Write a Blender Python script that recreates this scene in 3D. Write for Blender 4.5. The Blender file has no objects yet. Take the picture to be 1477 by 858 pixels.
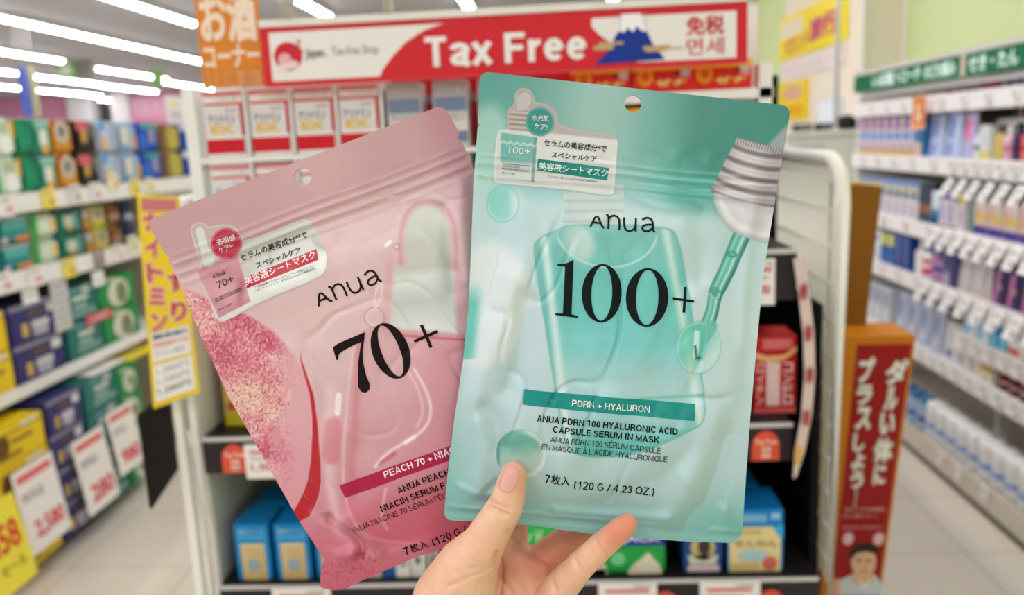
import bpy, bmesh, math, random
import numpy as np
from mathutils import Vector, Matrix
from mathutils.geometry import delaunay_2d_cdt
from mathutils.bvhtree import BVHTree

random.seed(7)
SC = bpy.context.scene
COL = SC.collection

# ------------------------------------------------------------------ camera, exposure, world
FPX, CX, CY = 1200.0, 738.5, 429.0
EYE = Vector((0.0, 0.0, 1.45))
def cray(px, py):
    return Vector(((px - CX) / FPX, -(py - CY) / FPX, -1.0))
_yd = cray(800, 200).normalized()
_zd = cray(800, 200).cross(cray(1800, 154)).normalized()
if _zd.y < 0: _zd = -_zd
_xd = _yd.cross(_zd)
CAMROT = Matrix((_xd, _yd, _zd))              # camera axes -> world axes
cam_data = bpy.data.cameras.new('camera')
cam_data.sensor_width = 36.0
cam_data.lens = FPX / 1477 * 36.0
cam_data.clip_start = 0.02
cam_data.dof.use_dof = True
cam_data.dof.focus_distance = 0.414
cam_data.dof.aperture_fstop = 7.0
cam = bpy.data.objects.new('camera', cam_data); COL.objects.link(cam)
cam.matrix_world = Matrix.Translation(EYE) @ CAMROT.to_4x4()
SC.camera = cam
SC.view_settings.view_transform = 'Standard'
SC.view_settings.look = 'None'
SC.view_settings.gamma = 1.0
SC.view_settings.use_curve_mapping = False
SC.view_settings.exposure = 0.0
TUBE_POWER = 26.0
WORLD = 0.26
w = bpy.data.worlds.new('shop_ambient'); SC.world = w
w.use_nodes = True
w.node_tree.nodes['Background'].inputs[0].default_value = (0.97, 0.98, 1.0, 1)
w.node_tree.nodes['Background'].inputs[1].default_value = WORLD

def at(px, py, axis, val):
    d = CAMROT @ cray(px, py); i = 'XYZ'.index(axis)
    return EYE + d * ((val - EYE[i]) / d[i])
def campt(px, py, depth):                      # a point at a given distance in front of the camera plane
    return EYE + CAMROT @ (cray(px, py) * depth)

# ------------------------------------------------------------------ helpers
def lin(c):
    out = []
    for v in c[:3]:
        v = v / 255.0
        out.append(v / 12.92 if v <= 0.04045 else ((v + 0.055) / 1.055) ** 2.4)
    return out
_mats = {}
def mat(col, rough=0.5, metal=0.0, emit=0.0, alpha=1.0, grain=0.0, spec=0.3, coat=0.0):
    key = (tuple(col), rough, metal, emit, alpha, grain, spec, coat)
    if key in _mats: return _mats[key]
    m = bpy.data.materials.new('surface_%02x%02x%02x' % tuple(int(v) for v in col[:3]))
    m.use_nodes = True
    nt = m.node_tree; b = nt.nodes['Principled BSDF']
    c = lin(col)
    b.inputs['Base Color'].default_value = (*c, 1)
    b.inputs['Roughness'].default_value = rough
    b.inputs['Metallic'].default_value = metal
    b.inputs['Specular IOR Level'].default_value = spec
    b.inputs['Coat Weight'].default_value = coat
    b.inputs['Alpha'].default_value = alpha
    if emit:
        b.inputs['Emission Color'].default_value = (*c, 1)
        b.inputs['Emission Strength'].default_value = emit
    if grain:
        n = nt.nodes.new('ShaderNodeTexNoise'); n.inputs['Scale'].default_value = 40
        r = nt.nodes.new('ShaderNodeMapRange'); r.inputs[3].default_value = 1 - grain; r.inputs[4].default_value = 1 + grain
        x = nt.nodes.new('ShaderNodeMix'); x.data_type = 'RGBA'; x.blend_type = 'MULTIPLY'; x.inputs[0].default_value = 1
        tc = nt.nodes.new('ShaderNodeTexCoord')
        nt.links.new(tc.outputs['Object'], n.inputs['Vector'])
        nt.links.new(n.outputs['Fac'], r.inputs[0]); x.inputs[6].default_value = (*c, 1)
        nt.links.new(r.outputs[0], x.inputs[7]); nt.links.new(x.outputs[2], b.inputs['Base Color'])
    _mats[key] = m
    return m
def M(c):                                      # a colour tuple or a ready material
    return c if isinstance(c, bpy.types.Material) else mat(c)

_txt = {}
def text_geo(s, bold=0.0):
    key = (s, bold)
    if key in _txt: return _txt[key]
    if bold > .015 and any(ord(q) >= 0x4E00 for q in s):      # dense characters: thickened by slightly shifted copies, a hair apart
        v, f = text_geo(s, .004); V = []; F = []; n = len(v); k = bold / max(1, len(s)) * 1.2; h = bold * 1.2
        for i, (dx, dy) in enumerate(((0, 0), (1, 0), (-1, 0), (0, 1), (0, -1), (.7, .7), (-.7, .7), (.7, -.7), (-.7, -.7))):
            V.append(np.column_stack([v[:, 0] + dx * k, v[:, 1] + dy * h, np.full(n, i)])); F += [tuple(j + i * n for j in q) for q in f]
        _txt[key] = (np.vstack(V), F); return _txt[key]
    c = bpy.data.curves.new('lettering', 'FONT'); c.body = s; c.resolution_u = 3; c.offset = bold
    o = bpy.data.objects.new('lettering', c); COL.objects.link(o)
    dg = bpy.context.evaluated_depsgraph_get()
    me = bpy.data.meshes.new_from_object(o.evaluated_get(dg)); me.calc_loop_triangles()
    v = np.array([[p.co.x, p.co.y] for p in me.vertices]).reshape(-1, 2)
    f = [tuple(t.vertices) for t in me.loop_triangles]
    bpy.data.objects.remove(o); bpy.data.curves.remove(c); bpy.data.meshes.remove(me)
    if len(v):
        lo, hi = v.min(0), v.max(0); v = (v - lo) / np.maximum(hi - lo, 1e-6); v = np.column_stack([v, np.zeros(len(v))])
    _txt[key] = (v, f)
    return _txt[key]

class MB:
    def __init__(s): s.v = []; s.f = []; s.m = []; s.mats = []; s.sm = []
    def mi(s, c):
        m = M(c)
        if m not in s.mats: s.mats.append(m)
        return s.mats.index(m)
    def add(s, vs, fs, c, smooth=False):
        b = len(s.v); k = s.mi(c)
        s.v += [tuple(p) for p in vs]
        for f in fs: s.f.append(tuple(i + b for i in f)); s.m.append(k); s.sm.append(smooth)
        return s
    def box(s, x0, y0, z0, x1, y1, z1, c, ch=0.0):
        if ch <= 0:
            vs = [(x, y, z) for z in (z0, z1) for y in (y0, y1) for x in (x0, x1)]
            return s.add(vs, [(0, 2, 3, 1), (4, 5, 7, 6), (0, 1, 5, 4), (2, 6, 7, 3), (0, 4, 6, 2), (1, 3, 7, 5)], c)
        bm = bmesh.new(); bmesh.ops.create_cube(bm, size=1)
        for q in bm.verts: q.co = Vector(((x0 + x1) / 2 + q.co.x * (x1 - x0), (y0 + y1) / 2 + q.co.y * (y1 - y0), (z0 + z1) / 2 + q.co.z * (z1 - z0)))
        bmesh.ops.bevel(bm, geom=bm.edges[:], offset=ch, segments=2, affect='EDGES')
        return s.bm(bm, c)
    def bm(s, bm, c, smooth=False):
        bm.verts.index_update()
        s.add([q.co[:] for q in bm.verts], [[q.index for q in f.verts] for f in bm.faces], c, smooth); bm.free(); return s
    def quad(s, a, b, c_, d, c): return s.add([a, b, c_, d], [(0, 1, 2, 3)], c)
    def panel(s, O, U, V, x0, y0, x1, y1, c):   # rectangle in the frame O + U x + V y
        O, U, V = Vector(O), Vector(U), Vector(V)
        return s.quad(*[O + U * x + V * y for x, y in ((x0, y0), (x1, y0), (x1, y1), (x0, y1))], c)
    def fan(s, O, U, V, pts, c):
        O, U, V = Vector(O), Vector(U), Vector(V)
        return s.add([O + U * x + V * y for x, y in pts], [tuple(range(len(pts)))], c)
    def disc(s, O, U, V, x, y, rx, ry, c, n=24):
        return s.fan(O, U, V, [(x + rx * math.cos(2 * math.pi * i / n), y + ry * math.sin(2 * math.pi * i / n)) for i in range(n)], c)
    def text(s, t, O, U, V, x0, y0, x1, y1, c, bold=0.0):
        O, U, V = Vector(O), Vector(U), Vector(V)
        v, f = text_geo(t, bold); N = U.cross(V).normalized() * .00007
        if len(v): s.add([O + U * (x0 + (x1 - x0) * p[0]) + V * (y0 + (y1 - y0) * p[1]) + N * p[2] for p in v], f, c)
        return s
    def vtext(s, t, O, U, V, x0, y0, x1, y1, c, bold=0.0):   # characters stacked downwards
        n = len(t); h = (y1 - y0) / n
        for i, ch in enumerate(t):
            s.text(ch, O, U, V, x0, y1 - (i + 0.94) * h, x1, y1 - (i + 0.06) * h, c, bold)
        return s
    def lathe(s, prof, c, cx=0, cy=0, n=24, sx=1, sy=1, smooth=True):
        vs = []; fs = []
        for r, z in prof:
            for i in range(n):
                a = 2 * math.pi * i / n; vs.append((cx + r * sx * math.cos(a), cy + r * sy * math.sin(a), z))
        for k in range(len(prof) - 1):
            for i in range(n):
                j = (i + 1) % n; fs.append((k * n + i, k * n + j, (k + 1) * n + j, (k + 1) * n + i))
        fs.append(tuple(range(n))[::-1]); fs.append(tuple((len(prof) - 1) * n + i for i in range(n)))
        return s.add(vs, fs, c, smooth)
    def tube(s, pts, r, c, n=12, closed=False):
        pts = [Vector(p) for p in pts]; vs = []; fs = []; N = len(pts)
        up = Vector((0, 0, 1))
        for i, p in enumerate(pts):
            a = pts[i - 1] if (i > 0 or closed) else pts[i]; b = pts[(i + 1) % N] if (i < N - 1 or closed) else pts[i]
            t = (b - a).normalized(); u = t.cross(up)
            if u.length < 1e-3: u = t.cross(Vector((0, 1, 0)))
            u.normalize(); q = t.cross(u).normalized()
            for k in range(n):
                an = 2 * math.pi * k / n; vs.append(p + u * (r * math.cos(an)) + q * (r * math.sin(an)))
        R = N if closed else N - 1
        for i in range(R):
            for k in range(n):
                l = (k + 1) % n; j = (i + 1) % N
                fs.append((i * n + k, i * n + l, j * n + l, j * n + k))
        if not closed: fs += [tuple(range(n))[::-1], tuple((N - 1) * n + k for k in range(n))]
        return s.add(vs, fs, c, True)
    def build(s, name, parent=None, loc=None, rot=None, bevel=0.0):
        me = bpy.data.meshes.new(name); me.from_pydata(s.v, [], s.f)
        for m in s.mats: me.materials.append(m)
        me.polygons.foreach_set('material_index', s.m); me.polygons.foreach_set('use_smooth', s.sm); me.update()
        o = bpy.data.objects.new(name, me); COL.objects.link(o)
        if parent is not None: o.parent = parent
        if loc is not None: o.location = loc
        if rot is not None: o.rotation_euler = rot
        return o
    def flip_check(s): return s

def tag(o, label, cat, group=None, kind=None):
    o['label'] = label; o['category'] = cat
    if group: o['group'] = group
    if kind: o['kind'] = kind
    return o
def empty(name, loc=(0, 0, 0), rot=(0, 0, 0)):
    o = bpy.data.objects.new(name, None); COL.objects.link(o); o.empty_display_size = 0.02
    o.location = loc; o.rotation_euler = rot
    return o
def dup(o, loc, rotz=None, label=None):
    c = o.copy(); COL.objects.link(c); c.location = loc
    if rotz is not None: c.rotation_euler = (c.rotation_euler[0], c.rotation_euler[1], rotz)
    if label: c['label'] = label
    for ch in list(o.children):
        q = ch.copy(); COL.objects.link(q); q.parent = c
        for g in list(ch.children):
            r = g.copy(); COL.objects.link(r); r.parent = q
    return c
def structure(mb, name):
    o = mb.build(name); o['kind'] = 'structure'; return o
ORD = ['first', 'second', 'third', 'fourth', 'fifth', 'sixth', 'seventh', 'eighth', 'ninth', 'tenth', 'eleventh', 'twelfth', 'thirteenth', 'fourteenth', 'fifteenth', 'sixteenth']
WHITE = (240, 240, 240); RED = (205, 30, 38); BLACK = (14, 13, 15)
EX, EZ, EY = Vector((1, 0, 0)), Vector((0, 0, 1)), Vector((0, 1, 0))
# ------------------------------------------------------------------ a plain grotesque lettering, drawn as strokes
def _arc(cx, cy, rx, ry, a0, a1, n=14):
    return [(cx + rx * math.cos(math.radians(a0 + (a1 - a0) * i / n)), cy + ry * math.sin(math.radians(a0 + (a1 - a0) * i / n))) for i in range(n + 1)]
def glyph(ch, t):                               # centre lines in a cap-height box, width; t = stroke width
    h = t / 2; T = 1 - h
    def O(w): return _arc(w / 2, .5, w / 2 - h, T - .5 + .01, 90, 450, 30)
    G = {
     'I': (t + .06, [[(h + .03, 0), (h + .03, 1)]]), 'L': (.56, [[(h, 1), (h, h), (.56, h)]]), 'E': (.62, [[(.62, T), (h, T), (h, h), (.62, h)], [(h, .52), (.58, .52)]]),
     'F': (.58, [[(.58, T), (h, T), (h, 0)], [(h, .50), (.53, .50)]]), 'T': (.62, [[(0, T), (.62, T)], [(.31, T), (.31, 0)]]), 'H': (.70, [[(h, 0), (h, 1)], [(.7 - h, 0), (.7 - h, 1)], [(h, .52), (.7 - h, .52)]]),
     'A': (.70, [[(h * .9, 0), (.35, 1 - h * .4), (.70 - h * .9, 0)], [(.16, .28), (.54, .28)]]), 'V': (.68, [[(h * .9, 1), (.34, h * .4), (.68 - h * .9, 1)]]), 'N': (.72, [[(h, 0), (h, 1 - h * .3), (.72 - h, h * .3), (.72 - h, 1)]]),
     'M': (.84, [[(h, 0), (h, T), (.42, h), (.84 - h, T), (.84 - h, 0)]]), 'K': (.68, [[(h, 0), (h, 1)], [(.64, 1), (h, .38)], [(.28, .58), (.66, 0)]]), 'X': (.64, [[(h * .6, 0), (.62 - h * .4, 1)], [(h * .6, 1), (.62 - h * .4, 0)]]),
     'Y': (.66, [[(h * .9, 1), (.33, .45), (.66 - h * .9, 1)], [(.33, .45), (.33, 0)]]), 'Z': (.60, [[(.02, T), (.58, T), (.03, h), (.6, h)]]),
     'O': (.78, [O(.78)]), 'Q': (.78, [O(.78), [(.5, .22), (.74, -.02)]]), 'C': (.72, [_arc(.38, .5, .38 - h, T - .49, 38, 322, 24)]), 'G': (.76, [_arc(.38, .5, .38 - h, T - .49, 40, 300, 24) + [(.76 - h, .2), (.76 - h, .46), (.42, .46)]]),
     'D': (.70, [[(h, h), (h, T), (.32, T)] + _arc(.32, .5, .38 - h, T - .5, 80, -80, 14) + [(.32, h), (h * .4, h)]]), 'P': (.64, [[(h, 0), (h, T), (.38, T)] + _arc(.38, .5 + T / 2 - .26, .26 - h, .49 - T / 2 + .0 + (T - .76 - (T / 2 - .26 - .0)) * 0 + .0, 0, 0, 1)[:0] + _arc(.38, (T + .46) / 2, .26 - h, (T - .46) / 2, 85, -85, 12) + [(.38, .46), (h, .46)]]),
     'R': (.68, [[(h, 0), (h, T), (.40, T)] + _arc(.40, (T + .48) / 2, .26 - h, (T - .48) / 2, 85, -85, 12) + [(.40, .48), (h, .48)], [(.40, .48), (.62 - h * .6, .36), (.64 - h * .6, 0)]]),
     'S': (.65, [_arc(.325, .74, .29 - h * .6, T - .74, 20, 200, 12)[:] + [(.20, .58), (.45, .44)] + _arc(.325, .265, .30 - h * .5, .265 - h, 30, -165, 14)]), 'U': (.70, [[(h, 1), (h, .33)] + _arc(.35, .33, .35 - h, .33 - h, 180, 360, 14) + [(.70 - h, 1)]]),
     '0': (.56, [O(.56)]), '1': (.56, [[(.08, .74), (.24, .80), (.32, 1)], [(.34, 1), (.34, 0)]]), '2': (.56, [_arc(.28, .70, .28 - h, T - .70, 170, -20, 14) + [(.42, .5), (h, h)], [(h * .2, h), (.55, h)]]), '3': (.56, [_arc(.27, .745, .24 - h * .6, T - .745, 165, -80, 14) + _arc(.27, .28, .28 - h, .28 - h, 75, -165, 14)]),
     '4': (.58, [[(.42, 0), (.42, 1 - h * .6), (.04, .28), (.58, .28)]]), '6': (.56, [_arc(.28, .32, .28 - h, .32 - h, 0, 360, 24), _arc(.30, .5, .30 - h, T - .5, 180, 50, 14)]), '7': (.56, [[(0, T), (.52, T), (.34, .5), (.22, 0)]]), '5': (.56, [[(.5, T), (.12, T), (.07, .5)] + _arc(.28, .33, .28 - h, .33 - h, 120, -160, 14)]), '8': (.56, [_arc(.28, .74, .24 - h * .8, T - .74, 0, 360, 20), _arc(.28, .27, .28 - h, .27 - h, 0, 360, 20)]), '9': (.56, [_arc(.28, .68, .28 - h, .32 - h, 0, 360, 24), _arc(.26, .5, .30 - h, .5 - h, 0, -130, 14)]),
     '+': (.58, [[(0, .36), (.58, .36)], [(.29, .07), (.29, .65)]]), '/': (.34, [[(.02, -.02), (.32, 1.02)]]), '.': (t + .04, [[(h + .02, 0), (h + .02, t)]]), ',': (t + .04, [[(h + .02, t), (h, -.14)]]), '-': (.36, [[(.03, .36), (.33, .36)]]), "'": (t, [[(h, .68), (h, 1)]]),
     '(': (.28, [_arc(.44, .42, .36, .66, 128, 232, 10)]), ')': (.28, [_arc(-.16, .42, .36, .66, -52, 52, 10)]),
     'a': (.56, [_arc(.27, .50, .25 - h * .5, .26 - h, 165, 0, 10) + [(.52 - h, .46), (.52 - h, .06), (.56, .02)], [(.52 - h, .43), (.30, .40)] + _arc(.24, .21, .24 - h, .21 - h, 100, 300, 10) + [(.52 - h, .2)]]), 'x': (.54, [[(.04, 0), (.49, .74)], [(.04, .74), (.49, 0)]]), 'r': (.36, [[(h, 0), (h, .74)], _arc(.34, .36, .34 - h, .38 - h, 180, 85, 10)]),
     'e': (.56, [[(h * .8, .40), (.56 - h * .8, .40)], _arc(.28, .375, .28 - h, .375 - h, 2, 318, 24)]), 'p': (.56, [[(h, -.25), (h, .74)], _arc(.28, .37, .28 - h, .37 - h, 0, 360, 20)]), 'n': (.54, [[(h, 0), (h, .74)], _arc(.27, .40, .27 - h, .34 - h, 180, 0, 12) + [(.54 - h, 0)]]), 'o': (.56, [_arc(.28, .37, .28 - h, .37 - h, 0, 360, 20)]), 'h': (.54, [[(h, 0), (h, 1)], _arc(.27, .40, .27 - h, .34 - h, 180, 0, 12) + [(.54 - h, 0)]]), 'J': (.5, [[(.5 - h, 1), (.5 - h, .3)] + _arc(.25, .28, .25 - h, .28 - h, 0, -180, 12)]), 'B': (.66, [[(h, h), (h, T), (.36, T)] + _arc(.36, (T + .53) / 2, .24 - h, (T - .53) / 2, 85, -85, 10) + [(.36, .53), (h, .53)], [(.36, .53)] + _arc(.38, (.53 + h) / 2, .28 - h, (.53 - h) / 2, 85, -85, 10) + [(.36, h), (h * .4, h)]]),
    }
    if ch in 'ÉÊÀ':
        w_, s = glyph({'É': 'E', 'Ê': 'E', 'À': 'A'}[ch], t); x = w_ / 2
        return w_, s + {'É': [[(x - .06, 1.08), (x + .12, 1.26)]], 'Ê': [[(x - .17, 1.08), (x, 1.25), (x + .17, 1.08)]], 'À': [[(x - .14, 1.26), (x + .05, 1.08)]]}[ch]
    return G.get(ch, (.3, []))
def _stroke_poly(P, t):
    closed = len(P) > 3 and (Vector(P[0]) - Vector(P[-1])).length < 1e-6
    P = [Vector(p) for p in P]; P = [p for i, p in enumerate(P) if i == 0 or (p - P[i - 1]).length > 1e-6]
    if closed and (P[0] - P[-1]).length < 1e-6: P = P[:-1]
    n = len(P); L = []; R = []
    for i, p in enumerate(P):
        a = (p - P[i - 1]).normalized() if (i or closed) else None; b = (P[(i + 1) % n] - p).normalized() if (i < n - 1 or closed) else None
        a = a or b; b = b or a; na, nb = Vector((-a.y, a.x)), Vector((-b.y, b.x)); m = (na + nb)
        m = m.normalized() if m.length > 1e-3 else na; k = 1 / max(m.dot(na), .42)
        L.append(p + m * (t / 2 * k)); R.append(p - m * (t / 2 * k))
    V = [tuple(q) for q in L + R]; N = n if closed else n - 1
    return V, [(n + i, n + (i + 1) % n, (i + 1) % n, i) for i in range(N)]
_gro = {}
def grotesk(s, t=.12, track=.10):
    key = (s, t)
    if key in _gro: return _gro[key]
    x = 0; V = []; F = []; K = []; k = 0
    for ch in s:
        if ch == ' ': x += .28; continue
        w_, st = glyph(ch, t)
        for P in st:
            v, f = _stroke_poly(P, t); b = len(V); V += [(x + a, c) for a, c in v]; K += [k % 3] * len(v); k += 1
            for q in f: F += [(q[0] + b, q[1] + b, q[2] + b), (q[0] + b, q[2] + b, q[3] + b)]
        x += w_ + track
    V = np.array(V); lo = V[:, 0].min(); hi = V[:, 0].max(); V[:, 0] = (V[:, 0] - lo) / (hi - lo)
    V = np.column_stack([V, K])
    _gro[key] = (V, F)                          # x runs 0..1, y in cap heights
    return _gro[key]
# ================================================================== the setting
def tile_floor():
    m = bpy.data.materials.new('floor_tiles'); m.use_nodes = True; nt = m.node_tree; b = nt.nodes['Principled BSDF']
    tc = nt.nodes.new('ShaderNodeTexCoord'); br = nt.nodes.new('ShaderNodeTexBrick')
    br.offset = 0.0; br.inputs['Scale'].default_value = 1.0; br.inputs['Brick Width'].default_value = .45; br.inputs['Row Height'].default_value = .45
    br.inputs['Mortar Size'].default_value = .004; br.inputs['Mortar Smooth'].default_value = .3
    br.inputs['Color1'].default_value = (*lin((226, 216, 202)), 1); br.inputs['Color2'].default_value = (*lin((219, 209, 195)), 1); br.inputs['Mortar'].default_value = (*lin((190, 178, 162)), 1)
    n = nt.nodes.new('ShaderNodeTexNoise'); n.inputs['Scale'].default_value = 3.0; n.inputs['Detail'].default_value = 5
    r = nt.nodes.new('ShaderNodeMapRange'); r.inputs[3].default_value = .93; r.inputs[4].default_value = 1.04
    x = nt.nodes.new('ShaderNodeMix'); x.data_type = 'RGBA'; x.blend_type = 'MULTIPLY'; x.inputs[0].default_value = 1
    nt.links.new(tc.outputs['Object'], br.inputs['Vector']); nt.links.new(tc.outputs['Object'], n.inputs['Vector']); nt.links.new(n.outputs['Fac'], r.inputs[0])
    nt.links.new(br.outputs['Color'], x.inputs[6]); nt.links.new(r.outputs[0], x.inputs[7]); nt.links.new(x.outputs[2], b.inputs['Base Color'])
    b.inputs['Roughness'].default_value = .22
    return m
mb = MB(); mb.box(-15, -7, -.1, 2.3, 27, 0, tile_floor()); structure(mb, 'floor')
CEIL = 2.95
mb = MB(); mb.box(-15, -7, CEIL, 2.3, 27, CEIL + .1, mat((186, 186, 192), rough=.8, grain=.04)); structure(mb, 'ceiling')
GREENW = mat((212, 224, 168), rough=.7, grain=.03); BEIGE = mat((238, 228, 210), rough=.7, grain=.03); PINKW = mat((236, 160, 196), rough=.7, grain=.05)
mb = MB(); mb.box(2.1, -7, 0, 2.25, 20, CEIL, GREENW); structure(mb, 'wall_right')
mb = MB(); mb.box(-15, 26.5, 0, 2.3, 26.7, CEIL, mat((206, 204, 206), rough=.8)); structure(mb, 'wall_back')
mb = MB(); mb.box(-15.1, -7, 0, -15, 27, CEIL, mat((206, 200, 200), rough=.8)); structure(mb, 'wall_left')
mb = MB(); mb.box(-15, -7.1, 0, 2.3, -7, CEIL, mat((214, 210, 206), rough=.8)); structure(mb, 'wall_front')
# beige column standing out of the wall, a thin white corner strip
mb = MB(); mb.box(1.86, 5.25, 0, 2.1, 7.0, CEIL, BEIGE); mb.box(1.845, 5.235, 0, 1.865, 5.265, CEIL, (236, 234, 228)); mb.box(2.085, 5.23, 0, 2.1, 5.25, CEIL, (244, 240, 230)); structure(mb, 'trim_1')
# pink band wall far behind with white pillars
mb = MB(); mb.box(-15, 19.5, 1.9, -11.3, 19.6, CEIL, PINKW); mb.box(-9.9, 19.5, 1.7, -4.5, 19.6, CEIL, PINKW)
mb.box(-15, 19.52, 0, -11.3, 19.62, 1.9, (214, 206, 206)); mb.box(-9.9, 19.52, 0, -4.5, 19.62, 1.7, (214, 206, 206)); structure(mb, 'wall_pink')
mb = MB(); mb.box(-11.3, 19.3, 0, -10.75, 19.7, CEIL, (236, 234, 238)); structure(mb, 'trim_2')
mb = MB(); mb.box(-10.25, 19.3, 0, -9.85, 19.7, CEIL, (236, 234, 238)); structure(mb, 'trim_3')

# ------------------------------------------------------------------ ceiling strip lamps: rows run along the aisles
TUBE = mat((255, 253, 252), emit=TUBE_POWER)
def lamp_proto(L):
    m = MB(); m.box(-.055, -L / 2, .012, .055, L / 2, .055, mat((232, 232, 234), rough=.5)); o = m.build('ceiling_light')
    n = 10; pr = [(.042 * math.cos(math.pi * i / n + math.pi), .028 * math.sin(math.pi * i / n + math.pi) + .012) for i in range(n + 1)]
    vs = []; fs = []
    for y in (-L / 2 + .02, L / 2 - .02): vs += [(a, y, b) for a, b in pr]
    k = n + 1; fs = [(i, i + 1, k + i + 1, k + i) for i in range(n)] + [tuple(range(k)), tuple(range(k, 2 * k))[::-1]]
    t = MB(); t.add(vs, fs, TUBE); t.build('light_tube', o)
    return o
ROWS = [('over the liquor banner', -.9), ('second ceiling row over the drinks aisle', -2.5), ('third ceiling row over the drinks aisle', -4.0), ('fourth ceiling row', -5.52), ('fifth ceiling row', -7.15), ('sixth ceiling row', -8.75)]
lp = {}
def lamp(x, y0, y1, label, group):
    L = round(y1 - y0, 2)
    if L not in lp: o = lp[L] = lamp_proto(L); o.location = (x, (y0 + y1) / 2, CEIL - .068)
    else: o = dup(lp[L], (x, (y0 + y1) / 2, CEIL - .068))
    tag(o, label, 'lamp', group)
GL = 'ceiling strip lamps'
vis = [(-.88, 7.2, 9.6, 'white strip lamp above the middle of the red tax free sign'),
       (-2.45, 7.1, 9.5, 'white strip lamp above the start of the red tax free sign'),
       (-3.98, 7.1, 9.5, 'short white strip lamp ending beside the orange banner at the ceiling'),
       (-5.5, 6.0, 8.4, 'white strip lamp in the long row, its front piece at the frame edge'), (-5.5, 8.45, 10.85, 'white strip lamp in the long row, middle piece'), (-5.5, 10.9, 13.3, 'white strip lamp in the long row, piece ending beside the banner'),
       (-7.15, 7.4, 9.8, 'white strip lamp in second long row, front piece'), (-7.15, 9.85, 12.25, 'white strip lamp ending before a green hanging sign'),
       (-7.3, 13.5, 15.9, 'white strip lamp beyond the green hanging sign'), (-7.6, 16.4, 18.8, 'white strip lamp over the pink wall close to the banner'),
       (-8.7, 11.3, 13.7, 'white strip lamp low in the rows at the frame edge'), (-8.8, 13.9, 16.3, 'long white strip lamp over the pink wall'), (-8.9, 16.4, 18.8, 'white strip lamp over the gap between the white pillars'),
       (-10.4, 11.8, 14.2, 'faint far strip lamp stacked under another at the frame edge'), (-10.4, 14.4, 16.8, 'far strip lamp touching the top of the pink wall'), (-10.4, 16.9, 19.2, 'far strip lamp above the first white pillar'),
       (-11.0, 20.2, 22.6, 'strip lamp seen through the gap between white pillars, upper'), (-11.4, 22.8, 25.2, 'strip lamp seen through the gap between white pillars, lower'),
       (.68, 7.1, 9.5, 'white strip lamp beside the yellow green wall')]
for x, a, b, l in vis: lamp(x, a, b, l, GL)
k = 0
for x in (-5.5, -3.98, -2.45, -.88, .68):
    for y0 in (-5.4, -2.4, .6, 3.4):
        lamp(x, y0, y0 + 2.4, 'white strip lamp on the ceiling overhead, out of the picture', GL + ' overhead')

# hanging category signs far away
def hang_sign(c, x, y, z, wd, h, label, txt=None, tc=WHITE):
    m = MB(); m.box(x - wd / 2, y - .01, z, x + wd / 2, y + .01, z + h, mat(c, rough=.6))
    if txt: m.vtext(txt, (x, y - .013, z), EX, EZ, -wd * .3, h * .1, wd * .3, h * .9, tc, .02)
    for s in (-1, 1): m.tube([(x + s * wd * .35, y, z + h), (x + s * wd * .35, y, CEIL)], .006, (190, 190, 190), 6)
    return tag(m.build('hanging_sign'), label, 'sign', None)
p = at(95, 95, 'Y', 12.6); hang_sign((132, 188, 110), p.x, 12.6, p.z - .16, .24, .34, 'green hanging sign between two strip lamps', '食品')
p = at(120, 97, 'Y', 12.8); hang_sign((150, 146, 142), p.x, 12.8, p.z - .16, .26, .32, 'grey hanging sign beside the green hanging sign')
p = at(228, 116, 'Y', 13.5); hang_sign((138, 190, 112), p.x, 13.5, p.z - .12, .17, .3, 'narrow green hanging sign under a strip lamp by the banner')
p = at(36, 134, 'Y', 9.0); hang_sign((82, 104, 190), p.x, 9.0, p.z - .25, .1, .52, 'narrow blue hanging banner above the green packs')
p = at(46, 134, 'Y', 9.1); hang_sign((196, 196, 150), p.x, 9.1, p.z - .25, .12, .52, 'narrow yellow speckled hanging banner beside the blue one')
p = at(222, 155, 'Y', 19.4)
m = MB(); m.box(p.x - 1.0, 19.42, p.z - .25, p.x + 1.3, 19.47, p.z + .25, mat((240, 176, 206), rough=.6))
m.text('健康食品 サプリメント', (p.x - .9, 19.41, p.z - .12), EX, EZ, 0, 0, 2.0, .3, (250, 226, 240), .01)
tag(m.build('wall_sign'), 'pink wall sign with pale lettering far behind the drink packs', 'sign')
# ================================================================== shelf goods: makers
def fr(d): return (0, -d / 2 - .0004, 0)        # front face frame
def art(m, wd, d, h, prints):
    O = fr(d)
    for q in prints:
        k = q[0]
        if k == 'r': m.panel(O, EX * wd, EZ * h, q[1] - .5, q[2], q[3] - .5, q[4], q[5])
        elif k == 'c': m.disc(O, EX, EZ, (q[1] - .5) * wd, q[2] * h, q[3] * wd, min(q[3] * wd, q[2] * h * .97, (1 - q[2]) * h * .97), q[4])
        elif k == 't': m.text(q[1], (0, -d / 2 - .0008, 0), EX * wd, EZ * h, q[2] - .5, q[3], q[4] - .5, q[5], q[6], .02)
        elif k == 'v': m.vtext(q[1], (0, -d / 2 - .0008, 0), EX * wd, EZ * h, q[2] - .5, q[3], q[4] - .5, q[5], q[6], .02)
        elif k == 'p': m.fan((0, -d / 2 - .0006, 0), EX * wd, EZ * h, [(a - .5, b) for a, b in q[1]], q[2])
def carton(name, wd, d, h, c, prints=(), rough=.4, ch=None):
    m = MB(); m.box(-wd / 2, -d / 2, 0, wd / 2, d / 2, h, mat(c, rough=rough), ch=ch or min(wd, h) * .02)
    dk = tuple(int(v * .75) for v in c)
    m.panel((0, -d / 2 - .0003, 0), EX * wd, EZ * h, -.48, .985, .48, .99, dk)
    m.panel((0, 0, h + .0003), EX * wd, EY * d, -.3, -.02, .3, .0, dk)      # tuck flap on the top
    art(m, wd, d, h, prints)
    return m.build(name)
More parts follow.
